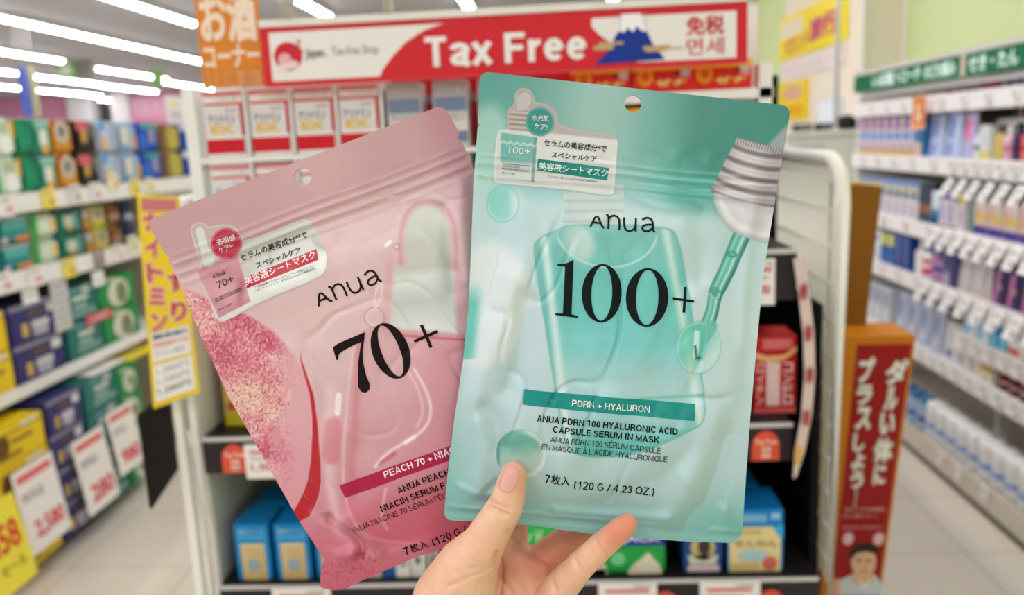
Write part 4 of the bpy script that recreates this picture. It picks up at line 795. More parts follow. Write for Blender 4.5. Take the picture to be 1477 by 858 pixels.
# ---- rail labels
def dome(wd=.042, h=.048, txt=True):
    m = MB(); pts = [(-.5, 0), (.5, 0), (.5, .5)] + [(.5 * math.cos(a), .5 + .5 * math.sin(a)) for a in np.linspace(.25, math.pi - .25, 12)] + [(-.5, .5)]
    n = len(pts); P = [(x * wd, 0, z * h) for x, z in pts]; Q = [(x, -.0015, z) for x, _, z in P]
    m.add(P + Q, [tuple(range(n))[::-1], tuple(range(n, 2 * n))] + [(i, (i + 1) % n, n + (i + 1) % n, n + i) for i in range(n)], mat((226, 86, 62), rough=.4))
    O = (0, -.002, 0); m.text('Tax Free', O, EX * wd, EZ * h, -.4, .56, .4, .74, (250, 220, 206), .02); m.text('免税', O, EX * wd, EZ * h, -.16, .30, .18, .48, (250, 220, 206), .02); m.text('面税', O, EX * wd, EZ * h, -.16, .08, .18, .26, (250, 220, 206), .02)
    return m.build('tax_free_label')
d0 = None
for px, py, z, lab in ((342, 690, zB - .058, 'orange domed Tax Free label on middle rail by the pale side'), (1104, 668, zB - .058, 'orange domed Tax Free label on middle rail under red cartons'), (960, 858, zC - .066, 'orange domed label on bottom rail between two white price labels, behind the little finger side'), (1112, 858, zC - .066, 'orange domed label peeking behind the price label under blue carton')):
    if d0 is None: d0 = dome(); o = d0
    else: o = dup(d0, (0, 0, 0))
    o.location = (E(px, py, 1.247).x, 1.2475, z); tag(o, lab, 'label', 'tax free labels')
def rail_card(wd, h):
    m = MB(); m.box(-wd / 2, -.0012, 0, wd / 2, 0, h, mat((240, 236, 236), rough=.4)); O = (0, -.0016, 0)
    m.panel(O, EX * wd, EZ * h, -.38, .72, .36, .82, (222, 120, 120)); m.panel(O, EX * wd, EZ * h, -.38, .56, .2, .62, (190, 180, 182)); m.panel(O, EX * wd, EZ * h, .1, .86, .4, .92, (180, 170, 174)); m.text('1,980', (0, -.002, 0), EX * wd, EZ * h, -.38, .2, .3, .44, (206, 110, 112), .02)
    return m.build('price_label')
for px0, px1, py, hh, lab in ((357, 420, 690, .058, 'white price label on middle rail beside an orange label'), (398, 482, 905, .062, 'white price label on bottom rail under the blue jar cartons'), (864, 948, 886, .062, 'white price label on bottom rail under the green pack'), (1009, 1096, 884, .062, 'white price label on bottom rail under the blue and cream carton'), (1085, 1117, 440, .07, 'white price label on the short top rail')):
    a, b = E(px0, py, 1.246), E(px1, py, 1.246); o = rail_card(b.x - a.x, hh); o.location = ((a.x + b.x) / 2, 1.2455, a.z if py < 700 else zC - .063); tag(o, lab, 'price label', 'price labels on the rack')
# ---- bottom shelf
def jarbox(wd=.058, h=.10, d=.08):
    m = MB(); m.box(-wd / 2, -d / 2, 0, wd / 2, d / 2, h, mat((20, 136, 206), rough=.35), ch=.0012); O = fr(d)
    m.panel(O, EX * wd, EZ * h, -.36, 0, .36, .62, (206, 178, 126)); m.panel(O, EX * wd, EZ * h, -.36, .55, .36, .66, (226, 206, 160)); m.panel(O, EX * wd, EZ * h, -.3, .08, -.18, .55, (232, 214, 172)); m.disc((0, -d / 2 - .0008, 0), EX, EZ, 0, h * .27, wd * .2, h * .11, (150, 170, 180)); m.panel(O, EX * wd, EZ * h, -.42, .74, .42, .80, (70, 170, 226)); m.text('薬用クリーム', (0, -d / 2 - .001, 0), EX * wd, EZ * h, -.38, .84, .38, .91, (200, 226, 240), .0)
    return m.build('cream_carton')
o = None
for i, px in enumerate((371, 428, 485)):
    o = jarbox() if o is None else dup(o, (0, 0, 0)); o.location = (E(px, 836, 1.275).x, 1.31, zC + .0006); tag(o, 'blue carton picturing a tan jar, %s from the pale side panel' % ORD[i], 'carton', 'blue jar cartons'); b_ = dup(o, (E(px, 836, 1.275).x + .006, 1.395, zC + .0006), 0, 'blue jar carton standing behind the %s one from the pale side panel' % ORD[i])
def slim(c, c2):
    m = MB(); wd, h, d = .024, .088, .07; m.box(-wd / 2, -d / 2, 0, wd / 2, d / 2, h, mat(c, rough=.4), ch=.001); O = fr(d); m.panel(O, EX * wd, EZ * h, -.4, .2, .4, .7, c2); m.vtext('軟膏', (0, -d / 2 - .001, 0), EX * wd, EZ * h, -.25, .25, .25, .65, (120, 120, 130), .02); return m.build('slim_carton')
for i, (px, c, c2) in enumerate(((542, (206, 190, 160), (236, 226, 206)), (563, (30, 96, 160), (60, 140, 200)), (584, (236, 232, 226), (214, 206, 200)), (606, (226, 222, 216), (240, 238, 234)), (628, (40, 70, 110), (206, 196, 180)))):
    o = slim(c, c2); o.location = (E(px, 830, 1.28).x, 1.305, zC + .0006); tag(o, ('tan', 'blue', 'white', 'ivory', 'navy')[i] + ' slim carton under the pink pouch, beside the hand', 'carton', 'slim cartons')
def greenpack():
    wd, h, d = .125, .075, .06; m = MB(); m.box(-wd / 2, -d / 2, 0, wd / 2, d / 2, h, mat((26, 166, 76), rough=.3), ch=.004); O = (0, -d / 2 - .0012, 0)
    m.panel(O, EX * wd, EZ * h, -.5, .66, .5, .98, (34, 52, 158)); m.text('NOJACK', (0, -d / 2 - .002, 0), EX * wd, EZ * h, -.38, .7, .44, .95, (226, 226, 246), .03); m.fan(O, EX * wd, EZ * h, [(-.5, .0), (-.26, .0), (-.28, .2), (-.42, .38), (-.5, .3)], (226, 216, 196)); m.fan(O, EX * wd, EZ * h, [(0, 0), (.46, 0), (.42, .2), (.28, .5), (.18, .36), (.05, .16)], (230, 220, 200)); m.disc(O, EX, EZ, -.12 * wd, .35 * h, .012, .012, (120, 206, 150)); m.panel(O, EX * wd, EZ * h, -.5, .0, -.28, .12, (226, 206, 60))
    return m.build('bandage_pack')
o = greenpack(); o.location = (E(905, 825, 1.27).x, 1.302, zC + .0006); tag(o, 'green and navy pack with white block lettering beside the little finger', 'pack')
m = MB(); wd, h, d = .11, .085, .06; m.box(-wd / 2, -d / 2, 0, wd / 2, d / 2, h, mat((40, 190, 80), rough=.3), ch=.004); m.panel(fr(d), EX * wd, EZ * h, -.5, .0, .1, .4, (30, 150, 66)); m.fan((0, -d / 2 - .0008, 0), EX * wd, EZ * h, [(.2, .1), (.5, .1), (.5, .75), (.3, .6)], (236, 214, 40)); m.text('バンド', (0, -d / 2 - .001, 0), EX * wd, EZ * h, -.4, .5, .1, .8, (230, 246, 230), .02)
o = m.build('bandage_pack', None, (E(775, 800, 1.29).x, 1.33, zC + .0006)); tag(o, 'bright green and yellow pack glimpsed in the gap between thumb and fingers', 'pack')
def emblem():
    wd, h, d = .062, .075, .08; m = MB(); m.box(-wd / 2, -d / 2, 0, wd / 2, d / 2, h, mat((20, 70, 140), rough=.3), ch=.0012); O = fr(d)
    m.disc(O, EX, EZ, 0, .6 * h, wd * .32, h * .3, (196, 176, 120)); m.disc((0, -d / 2 - .0008, 0), EX, EZ, wd * .03, .62 * h, wd * .16, h * .2, (60, 54, 50)); m.fan(O, EX * wd, EZ * h, [(-.34, .2), (.34, .2), (.4, .42), (-.4, .42)], (206, 206, 190)); m.panel(O, EX * wd, EZ * h, -.4, .04, .42, .18, (226, 196, 206)); return m.build('emblem_carton')
o = emblem(); o.location = (E(1014, 828, 1.27).x, 1.31, zC + .0006); tag(o, 'dark blue carton with a gold round emblem below the teal pouch', 'carton')
def bigblue():
    wd, h, d = .088, .108, .09; m = MB(); m.box(-wd / 2, -d / 2, 0, wd / 2, d / 2, h, mat((22, 132, 214), rough=.3), ch=.0012); O = fr(d)
    m.fan(O, EX * wd, EZ * h, [(-.48, 0), (.46, 0), (.46, .52), (.30, .72), (-.40, .72), (-.48, .68)], (232, 212, 156)); m.fan((0, -d / 2 - .0006, 0), EX * wd, EZ * h, [(.30, .72), (.46, .52), (.5, .52), (.5, .75)], (60, 170, 236)); m.panel(O, EX * wd, EZ * h, -.3, .8, .2, .92, (120, 180, 220)); m.panel(O, EX * wd, EZ * h, .28, .84, .44, .94, (150, 206, 240))
    O = (0, -d / 2 - .001, 0); m.text('せんねん', O, EX * wd, EZ * h, -.40, .40, .40, .52, (120, 106, 80), .01); m.disc(O, EX * wd, EZ * h, -.05, .26, .28, .10, (170, 206, 214)); m.disc(O, EX * wd, EZ * h, .26, .13, .14, .115, (214, 110, 96)); m.panel(O, EX * wd, EZ * h, -.3, .6, .1, .68, (200, 190, 130)); m.panel(O, EX * wd, EZ * h, -.46, .02, .06, .14, (214, 190, 130)); return m.build('patch_carton')
o = bigblue(); o.location = (E(1090, 826, 1.27).x, 1.318, zC + .0006); tag(o, 'bright blue and cream carton below the teal pouch corner', 'carton', 'blue and cream cartons'); dup(o, (E(1070, 826, 1.27).x + .006, 1.415, zC + .0006), 0, 'blue carton standing behind the blue and cream one')
# ---- hanging paper strip in front of the wire net
m = MB(); pts = [(1152, 372), (1160, 420), (1167, 480), (1168, 540), (1162, 600), (1152, 650), (1146, 688)]; vs = []
for i, (px, py) in enumerate(pts):
    p = E(px, py, 1.238); wd = .019 if i < 6 else .008; vs += [(p.x - wd / 2, 1.232 + .004 * math.sin(i), p.z), (p.x + wd / 2, 1.242 + .004 * math.sin(i), p.z)]
fs = [(2 * i, 2 * i + 1, 2 * i + 3, 2 * i + 2) for i in range(6)]; m.add(vs, fs, mat((230, 206, 210), rough=.4), True); m.add([(a, b + .0012, c) for a, b, c in vs], [f[::-1] for f in fs], mat((230, 226, 226), rough=.4), True)
for i in range(1, 5):
    a, b = Vector(vs[2 * i]), Vector(vs[2 * i + 1]); m.text('健美', a + Vector((.003, -.0012, -.012)), (b - a).normalized() * .013, Vector((0, 0, .024)), 0, 0, 1, 1, (196, 76, 96), .03)
a = Vector(vs[10]); m.quad(a + Vector((.001, -.001, .012)), a + Vector((.016, .008, .012)), a + Vector((.012, .006, -.02)), a + Vector((.001, -.001, -.02)), (232, 180, 110))
tag(m.build('paper_strip'), 'narrow curling paper strip hanging from the short top shelf', 'strip')
# ---- yellow hanging board at the rack's side, black panel below it
A, B, Cc, D = E(197, 281, 1.22), E(258, 284, 1.22), E(288, 566, 1.22), E(221, 590, 1.22)
m = MB(); P4 = [A, B, Cc, D]; PO = D; 
def bil(u, v): return (D * (1 - u) + Cc * u) * (1 - v) + (A * (1 - u) + B * u) * v
nx, nz = 4, 8; vs = [bil(i / nx, j / nz) for j in range(nz + 1) for i in range(nx + 1)]; fs = [(j * (nx + 1) + i, j * (nx + 1) + i + 1, (j + 1) * (nx + 1) + i + 1, (j + 1) * (nx + 1) + i) for j in range(nz) for i in range(nx)]
m.add(vs, fs, mat((240, 208, 44), rough=.45)); m.add([v + EY * .003 for v in vs], [f[::-1] for f in fs], (240, 238, 230))
def bp(pts, c, lift): m.add([bil(u, v) - EY * lift for u, v in pts], [tuple(range(len(pts)))], c)
def bt(t, u0, v0, u1, v1, c, bold, lift):
    v, f = text_geo(t, bold)
    m.add([bil(u0 + (u1 - u0) * q[0], v0 + (v1 - v0) * q[1]) - EY * (lift + .00006 * q[2]) for q in v], f, c)
PKW = (206, 66, 94); 
bp([(.1, .93), (.92, .93), (.92, .985), (.1, .985)], (206, 120, 128), .0008)
for k, ch in enumerate('ナイトミン'): 
    bt(ch, .08, .84 - k * .118 - .01, .5, .93 - k * .118, (246, 226, 226), .075, .0009); bt(ch, .10, .845 - k * .118 - .01, .48, .925 - k * .118, PKW, .04, .0014)
for k, ch in enumerate('ぐっすり'):
    bt(ch, .55, .84 - k * .145 - .02, .94, .93 - k * .145, (246, 226, 226), .075, .0009); bt(ch, .57, .845 - k * .145 - .02, .92, .925 - k * .145, (196, 56, 80), .04, .0014)
bp([(.08, .22), (.92, .22), (.92, .36), (.08, .36)], (240, 236, 234), .0008); bp([(.08, .03), (.92, .03), (.92, .205), (.08, .205)], (240, 240, 238), .0008)
bt('睡眠の質を高める', .12, .325, .88, .35, (90, 100, 140), .02, .0012); bt('機能性表示食品', .12, .285, .88, .312, (226, 110, 100), .01, .0012); bt('グリシン配合', .12, .24, .8, .27, (150, 150, 160), .0, .0012)
for k in range(3): bt('1,280円', .14, .155 - k * .05, .84, .19 - k * .05, (170, 172, 178) if k < 2 else (90, 90, 96), .01, .0012)
tag(m.build('promotion_board'), 'tall yellow framed board with pink lettering hanging beside the rack frame', 'sign')
m = MB(); m.add([(-.66, 1.2, .905), (-.66, 1.3, .93), (-.66, 1.3, 1.07), (-.66, 1.2, 1.06), (-.655, 1.2, .905), (-.655, 1.3, .93), (-.655, 1.3, 1.07), (-.655, 1.2, 1.06)], [(3, 2, 1, 0), (4, 5, 6, 7), (0, 1, 5, 4), (1, 2, 6, 5), (2, 3, 7, 6), (3, 0, 4, 7)], mat((24, 20, 16), rough=.8))
m.box(-.66, 1.245, 1.05, -.627, 1.255, 1.06, (30, 28, 26))
tag(m.build('dark_board'), 'black panel hanging below and behind the yellow framed board', 'panel')
# ================================================================== cardboard stand
CY_ = 1.60
def S(px, py, y=CY_): return at(px, py, 'Y', y)
CS = empty('cardboard_stand', (.55, 1.65, 0)); tag(CS, 'tall cardboard stand with red printed front beside the rack pole', 'stand')
def cpart(name, mb, label=None):
    o = mb.build(name, CS); o.matrix_parent_inverse = Matrix.Translation((-.55, -1.65, 0))
    if label: o['label'] = label
    return o
TLc, TRc, BRc, BLc = S(1220, 486), S(1321, 484), S(1270, 858), S(1184, 858)
def ext(a, b): t = (0 - a.z) / (b.z - a.z); return a + (b - a) * t
fl, fr_ = ext(TLc, BLc), ext(TRc, BRc)
def slab(q, y0, y1, c, m):                       # q: four corners in x, z
    V_ = [(x, y0, z) for x, z in q] + [(x, y1, z) for x, z in q]
    m.add(V_, [(0, 1, 2, 3), (7, 6, 5, 4)] + [(i, i + 4, (i + 1) % 4 + 4, (i + 1) % 4) for i in range(4)], c)
ORG = mat((206, 124, 16), rough=.5); 
m = MB(); slab([(fl.x, 0), (fr_.x, 0), (TRc.x, TRc.z), (TLc.x, TLc.z)], CY_, CY_ + .12, ORG, m); cpart('tray_body', m, 'orange cardboard body')
q = [(fl.x, fl.z), (fr_.x, fr_.z), (TRc.x, TRc.z), (TLc.x, TLc.z)]
def bl2(u, v, lift):
    x = (q[0][0] * (1 - u) + q[1][0] * u) * (1 - v) + (q[3][0] * (1 - u) + q[2][0] * u) * v; z = (q[0][1] * (1 - u) + q[1][1] * u) * (1 - v) + (q[3][1] * (1 - u) + q[2][1] * u) * v
    return (x, CY_ - lift, z)
def uv_of(px, py):
    p = S(px, py); v = (p.z - q[0][1]) / (q[3][1] - q[0][1]); xa = q[0][0] * (1 - v) + q[3][0] * v; xb = q[1][0] * (1 - v) + q[2][0] * v
    return (p.x - xa) / (xb - xa), v
m = MB()
def fp(pts, c, lift): m.add([bl2(*p, lift) for p in pts], [tuple(range(len(pts)))], c)
v0 = uv_of(1240, 858)[1]
fp([(.17, .02), (.955, .02), (.955, .985), (.17, .985)], mat((158, 6, 20), rough=.4), .001)
def ft(t, px0, py0, px1, py1, c, bold, lift):   # px box: lower corner to upper corner, sheared with the panel
    a, b = uv_of(px0, py0), uv_of(px1, py1); v, f = text_geo(t, bold); m.add([bl2(a[0] + (b[0] - a[0]) * p[0], a[1] + (b[1] - a[1]) * p[1], lift + .00006 * p[2]) for p in v], f, c)
for t, pts in (('ダルい体に', [(1274, 1318, 516, 554), (1272, 1302, 556, 592), (1266, 1298, 594, 626), (1259, 1293, 632, 664), (1257, 1284, 668, 698)]), ('プラスしよう！', [(1236, 1268, 514, 552), (1233, 1265, 554, 584), (1231, 1264, 586, 620), (1228, 1254, 624, 650), (1226, 1254, 652, 676), (1224, 1252, 678, 704), (1232, 1240, 706, 728)])):
    for ch, (xa, xb, ya, yb) in zip(t, pts):
        ft(ch, xa - 1, yb + 1, xb - 4, ya - 1, (150, 130, 112), .085, .0016); ft(ch, xa + 1, yb, xb - 6, ya, (244, 240, 238), .045, .0024)
ft('疲れたカラダの栄養補給に', 1218, 737, 1278, 730, (214, 160, 160), .02, .0016); ft('毎日の健康をサポート', 1215, 746, 1266, 740, (206, 150, 150), .02, .0016); ft('滋養強壮 肉体疲労に', 1214, 762, 1274, 757, (232, 140, 160), .02, .0016)
for px in (1223, 1267):
    a = uv_of(px, 776); fp([(a[0] + .085 * math.cos(k * .314), a[1] + .0135 * math.sin(k * .314)) for k in range(20)], (232, 190, 200), .0016)
cpart('printed_front', m, 'red printed front')
m = MB()                                        # printed portrait: shirt, neck, face, hair
def pp(pts, c, lift): fp([uv_of(*p) for p in pts], c, lift)
pp([(1196, 858), (1205, 838), (1232, 826), (1262, 828), (1272, 842), (1271, 858)], (206, 216, 226), .0020); pp([(1226, 836), (1236, 818), (1258, 818), (1258, 838), (1244, 848)], (226, 180, 150), .0022); pp([(1192, 858), (1194, 840), (1206, 832), (1212, 846), (1208, 858)], (232, 170, 140), .0024)
ex, ey = 1245, 808; pp([(ex + 18 * math.cos(k * .262), ey + 24 * math.sin(k * .262)) for k in range(24)], (232, 184, 152), .0026)
pp([(1226, 808), (1226, 792), (1236, 783), (1252, 781), (1266, 788), (1268, 806), (1262, 798), (1250, 794), (1236, 796), (1230, 802)], (44, 30, 28), .0030)
for ex_ in (1238, 1252): pp([(ex_ - 4, 806), (ex_ + 4, 805), (ex_ + 4, 808), (ex_ - 4, 809)], (56, 40, 38), .0030)
pp([(1238, 822), (1252, 821), (1245, 825)], (196, 100, 96), .0030); pp([(1244, 810), (1248, 816), (1243, 817)], (210, 154, 124), .0030)
pp([(1236, 832), (1245, 842), (1256, 832), (1250, 846), (1242, 848)], (236, 240, 244), .0032)
cpart('printed_portrait', m, 'printed portrait of a person in a pale shirt')
m = MB(); a, b, c_, d = S(1196, 262, 1.72), S(1267, 268, 1.72), S(1240, 500, 1.72), S(1196, 500, 1.72)
slab([(d.x, d.z), (c_.x, c_.z), (b.x, b.z), (a.x, a.z)], 1.70, 1.73, mat((140, 88, 10), rough=.6), m)
e = S(1246, 486, 1.72); slab([(fl.x, .05), (fr_.x - .02, .05), (c_.x + .01, d.z), (d.x, d.z)], 1.72, 1.735, mat((128, 80, 10), rough=.6), m)
m.box(a.x + .002, 1.6985, a.z - .006, b.x - .003, 1.70, a.z - .001, (230, 190, 110))
cpart('back_card', m, 'tall ochre back card')
# ------------------------------------------------------------------ plain gondola behind the rack
m = MB(); m.box(-.5, YB + .03, 0, .4, 4.2, .16, mat((214, 206, 192), rough=.5)); m.box(-.06, YB + .03, .16, -.02, 4.2, 1.33, mat((224, 222, 218), rough=.6)); 
for z in (.55, .95, 1.3): m.box(-.45, YB + .05, z, .36, 4.18, z + .02, (236, 234, 230))
o = m.build('shelf_gondola'); tag(o, 'empty white shelving running back behind the display rack', 'shelf')
# ================================================================== the two pouches and the hand
DT = 0.420                                     # the teal pouch is held this far from the camera
def noise2(x, y, seed):
    rs = np.random.RandomState(seed); L = rs.rand(64, 64)
    xi = np.floor(x).astype(int); yi = np.floor(y).astype(int); fx = x - xi; fy = y - yi
    fx = fx * fx * (3 - 2 * fx); fy = fy * fy * (3 - 2 * fy)
    g = lambda a, b: L[a % 64, b % 64]
    return (g(xi, yi) * (1 - fx) + g(xi + 1, yi) * fx) * (1 - fy) + (g(xi, yi + 1) * (1 - fx) + g(xi + 1, yi + 1) * fx) * fy
def sst(a, b, x):
    t = np.clip((x - a) / (b - a), 0, 1); return t * t * (3 - 2 * t)
def seg_dist(x, y, pts, closed=False):
    d = np.full(x.shape, 1e9); P = list(pts) + ([pts[0]] if closed else [])
    for (ax, ay), (bx, by) in zip(P[:-1], P[1:]):
        dx, dy = bx - ax, by - ay; L = dx * dx + dy * dy + 1e-9
        t = np.clip(((x - ax) * dx + (y - ay) * dy) / L, 0, 1)
        d = np.minimum(d, np.hypot(x - ax - t * dx, y - ay - t * dy))
    return d
def inside(x, y, P):
    c = np.zeros(x.shape, bool); n = len(P)
    for i in range(n):
        ax, ay = P[i]; bx, by = P[(i + 1) % n]
        k = ((ay > y) != (by > y)); xx = (bx - ax) * (y - ay) / ((by - ay) if by != ay else 1e-9) + ax
        c ^= k & (x < xx)
    return c
def poly_sd(x, y, P):                          # negative inside
    d = seg_dist(x, y, P, True); return np.where(inside(x, y, P), -d, d)
def ell_sd(x, y, cx, cy, a, b, deg=0):
    t = math.radians(deg); u = (x - cx) * math.cos(t) + (y - cy) * math.sin(t); v = -(x - cx) * math.sin(t) + (y - cy) * math.cos(t)
    return (np.hypot(u / a, v / b) - 1) * min(a, b)
def smooth_poly(P, it=2, closed=True):
    for _ in range(it):
        Q = []; n = len(P)
        for i in range(n if closed else n - 1):
            a, b = P[i], P[(i + 1) % n]
            Q += [(a[0] * .75 + b[0] * .25, a[1] * .75 + b[1] * .25), (a[0] * .25 + b[0] * .75, a[1] * .25 + b[1] * .75)]
        if not closed: Q = [P[0]] + Q + [P[-1]]
        P = Q
    return P
def round_poly(P, radii):
    out = []; n = len(P)
    for i, p in enumerate(P):
        r = radii.get(i, 0)
        if not r: out.append(tuple(p)); continue
        p = Vector(p); a = (Vector(P[i - 1]) - p).normalized(); b = (Vector(P[(i + 1) % n]) - p).normalized()
        for k in range(9):
            t = k / 8; out.append(tuple((p + a * r) * (1 - t) ** 2 + p * 2 * t * (1 - t) + (p + b * r) * t * t))
    return out
def resample(P, step):
    out = []; n = len(P)
    for i in range(n):
        a, b = Vector(P[i]), Vector(P[(i + 1) % n]); k = max(1, int((b - a).length / step))
        out += [tuple(a.lerp(b, j / k)) for j in range(k)]
    return out

def film_material(name, rough):
    m = bpy.data.materials.new(name); m.use_nodes = True; nt = m.node_tree; b = nt.nodes['Principled BSDF']
    a = nt.nodes.new('ShaderNodeAttribute'); a.attribute_name = 'print_colour'
    nt.links.new(a.outputs['Color'], b.inputs['Base Color'])
    b.inputs['Roughness'].default_value = rough; b.inputs['Specular IOR Level'].default_value = 0.55
    b.inputs['Sheen Weight'].default_value = 0.05
    tc = nt.nodes.new('ShaderNodeTexCoord'); n = nt.nodes.new('ShaderNodeTexNoise'); n.inputs['Scale'].default_value = 90
    bp = nt.nodes.new('ShaderNodeBump'); bp.inputs['Strength'].default_value = 0.06; bp.inputs['Distance'].default_value = 0.002
    nt.links.new(tc.outputs['Object'], n.inputs['Vector']); nt.links.new(n.outputs['Fac'], bp.inputs['Height'])
    nt.links.new(bp.outputs[0], b.inputs['Normal'])
    return m

class Pouch:
    """A filled film pouch: traced outline, real depth; px are photo pixels at this pouch's own distance."""
    def __init__(s, depth, outline, hole, hfun, paint, ink=(12, 14, 14)):
        s.depth, s.out, s.hole, s.h, s.paint = depth, outline, hole, hfun, paint
        s.k = depth / FPX
        s.org = (sum(p[0] for p in outline) / len(outline), max(p[1] for p in outline))
        s.extra = []                            # lettering: (verts px, faces, colour, lift)
    def local(s, x, y, z):                      # px + height (m) -> local coordinates, z towards the viewer
        f = 1.0
        return np.stack([(x - s.org[0]) * s.k, -(y - s.org[1]) * s.k, z + 0 * x], -1)
    def frame(s):
        return Matrix.Translation(campt(s.org[0], s.org[1], s.depth)) @ CAMROT.to_4x4()
    def sheet(s, step, outline, hole):
        O = resample(outline, step); n = len(O); pts = [Vector(p) for p in O]; E = [(i, (i + 1) % n) for i in range(n)]
        H = []
        if hole:
            m = 40; H = [(hole[0] + hole[2] * math.cos(2 * math.pi * i / m), hole[1] + hole[2] * math.sin(2 * math.pi * i / m)) for i in range(m)]
            E += [(n + i, n + (i + 1) % m) for i in range(m)]; pts += [Vector(p) for p in H]
        A = np.array(outline); x0, y0 = A.min(0); x1, y1 = A.max(0)
        gx, gy = np.meshgrid(np.arange(x0, x1, step), np.arange(y0, y1, step)); gx = gx.ravel() + 0.013; gy = gy.ravel() + 0.017
        k = inside(gx, gy, O) & (seg_dist(gx, gy, outline, True) > step * 0.6)
        if hole: k &= np.hypot(gx - hole[0], gy - hole[1]) > hole[2] + step * 0.6
        pts += [Vector((a, b)) for a, b in zip(gx[k], gy[k])]
        r = delaunay_2d_cdt(pts, E, [], 0, 1e-5)
        V = np.array([tuple(p) for p in r[0]]); T = np.array(r[2])
        c = V[T].mean(1); ok = inside(c[:, 0], c[:, 1], O)
        if hole: ok &= np.hypot(c[:, 0] - hole[0], c[:, 1] - hole[1]) > hole[2] * 0.985
        T = T[ok]
        a = V[T]; ar = (a[:, 1, 0] - a[:, 0, 0]) * (a[:, 2, 1] - a[:, 0, 1]) - (a[:, 1, 1] - a[:, 0, 1]) * (a[:, 2, 0] - a[:, 0, 0])
        T[ar > 0] = T[ar > 0][:, ::-1]           # y runs down in px: keep the normal towards the viewer
        return V, T
    def build(s, name, parent, rough, back_col):
        V, T = s.sheet(1.35, s.out, s.hole)
        x, y = V[:, 0], V[:, 1]
        F = s.local(x, y, s.h(x, y))
        VB, TB = s.sheet(5.0, s.out, s.hole)
        edge = seg_dist(VB[:, 0], VB[:, 1], s.out, True)
        B = s.local(VB[:, 0], VB[:, 1], -0.0006 - 0.0035 * sst(4, 90, edge))
        col = np.vstack([s.paint(x, y), np.tile(np.array(back_col, float), (len(VB), 1))])
        verts = np.vstack([F, B]); faces = [tuple(t) for t in T] + [tuple(int(i) + len(V) for i in t[::-1]) for t in TB]
        nf = len(faces); mats = [film_material(name + '_film', rough)]; mi = [0] * nf
        allv = [verts]; base = len(verts)
        for pv, pf, c, lift in s.extra:
            pv = np.asarray(pv)
            q = s.local(pv[:, 0], pv[:, 1], s.h(pv[:, 0], pv[:, 1]) + lift)
            mm = c if isinstance(c, bpy.types.Material) else mat(c, rough=0.5, spec=0.15)
            if mm not in mats: mats.append(mm)
            idx = mats.index(mm); allv.append(q)
            faces += [tuple(int(i) + base for i in f) for f in pf]; mi += [idx] * len(pf); base += len(q)
        me = bpy.data.meshes.new(name); me.from_pydata(np.vstack(allv).tolist(), [], faces)
        for m in mats: me.materials.append(m)
        me.polygons.foreach_set('material_index', mi); me.polygons.foreach_set('use_smooth', [i < nf for i in range(len(faces))])
        ca = me.attributes.new('print_colour', 'FLOAT_COLOR', 'POINT')
        full = np.ones((base, 4)); c = np.clip(col, 0, 255) / 255.0
        full[:len(c), :3] = np.where(c <= 0.04045, c / 12.92, ((c + 0.055) / 1.055) ** 2.4)
        ca.data.foreach_set('color', full.astype(np.float32).ravel()); me.update()
        o = bpy.data.objects.new(name, me); COL.objects.link(o); o.parent = parent
        return o
    # ---- lettering, in photo px
    def tri(s, pts, faces, c, lift=0.00018, maxlen=5.0):
        bm = bmesh.new(); vs = [bm.verts.new((p[0], p[1], 0)) for p in pts]
        for f in faces:
            try: bm.faces.new([vs[i] for i in f])
            except ValueError: pass
        for _ in range(7):
            bmesh.ops.triangulate(bm, faces=bm.faces[:])
            L = [e for e in bm.edges if e.calc_length() > maxlen]
            if not L: break
            bmesh.ops.subdivide_edges(bm, edges=L, cuts=1)
        bmesh.ops.triangulate(bm, faces=bm.faces[:])
        bm.verts.index_update(); P = [(q.co.x, q.co.y) for q in bm.verts]; Fs = []
        for f in bm.faces:
            i = [q.index for q in f.verts]; a, b, d = (P[k] for k in i)
            if (b[0] - a[0]) * (d[1] - a[1]) - (b[1] - a[1]) * (d[0] - a[0]) > 0: i = i[::-1]
            Fs.append(i)
        bm.free()
        if Fs: s.extra.append((P, Fs, c, lift))
    def text(s, t, p0, p1, hpx, c, bold=0.0, lift=0.0003):   # p0, p1: lower corners of the line; hpx its height
        v, f = text_geo(t, bold); p0, p1 = Vector(p0), Vector(p1); U = p1 - p0; N = Vector((U.y, -U.x)).normalized() * hpx
        if not len(v): return
        s.tri([tuple(p0 + U * q[0] + N * q[1]) for q in v], f, c, lift)
    def gro(s, t, p0, p1, cap, c, wt=.12, lift=0.0003):
        v, f = grotesk(t, wt); p0, p1 = Vector(p0), Vector(p1); U = p1 - p0; N = Vector((U.y, -U.x)).normalized() * cap
        for k in range(3):                      # crossing strokes lie a hair apart
            ids = [i for i in range(len(v)) if int(v[i][2]) == k]; mp = {j: i for i, j in enumerate(ids)}
            s.tri([tuple(p0 + U * v[i][0] + N * v[i][1]) for i in ids], [[mp[i] for i in q] for q in f if q[0] in mp], c, lift + k * .00003)
    def poly(s, P, c, lift=0.00018, holes=()):
        pts = [Vector(p) for p in P]; n = len(pts); E = [(i, (i + 1) % n) for i in range(n)]
        for H in holes:
            b = len(pts); m = len(H); pts += [Vector(p) for p in H]; E += [(b + i, b + (i + 1) % m) for i in range(m)]
        r = delaunay_2d_cdt(pts, E, [], 0, 1e-5); V = np.array([tuple(q) for q in r[0]]); T = np.array(r[2]); cc = V[T].mean(1)
        ok = inside(cc[:, 0], cc[:, 1], P)
        for H in holes: ok &= ~inside(cc[:, 0], cc[:, 1], H)
        s.tri(V.tolist(), T[ok].tolist(), c, lift)
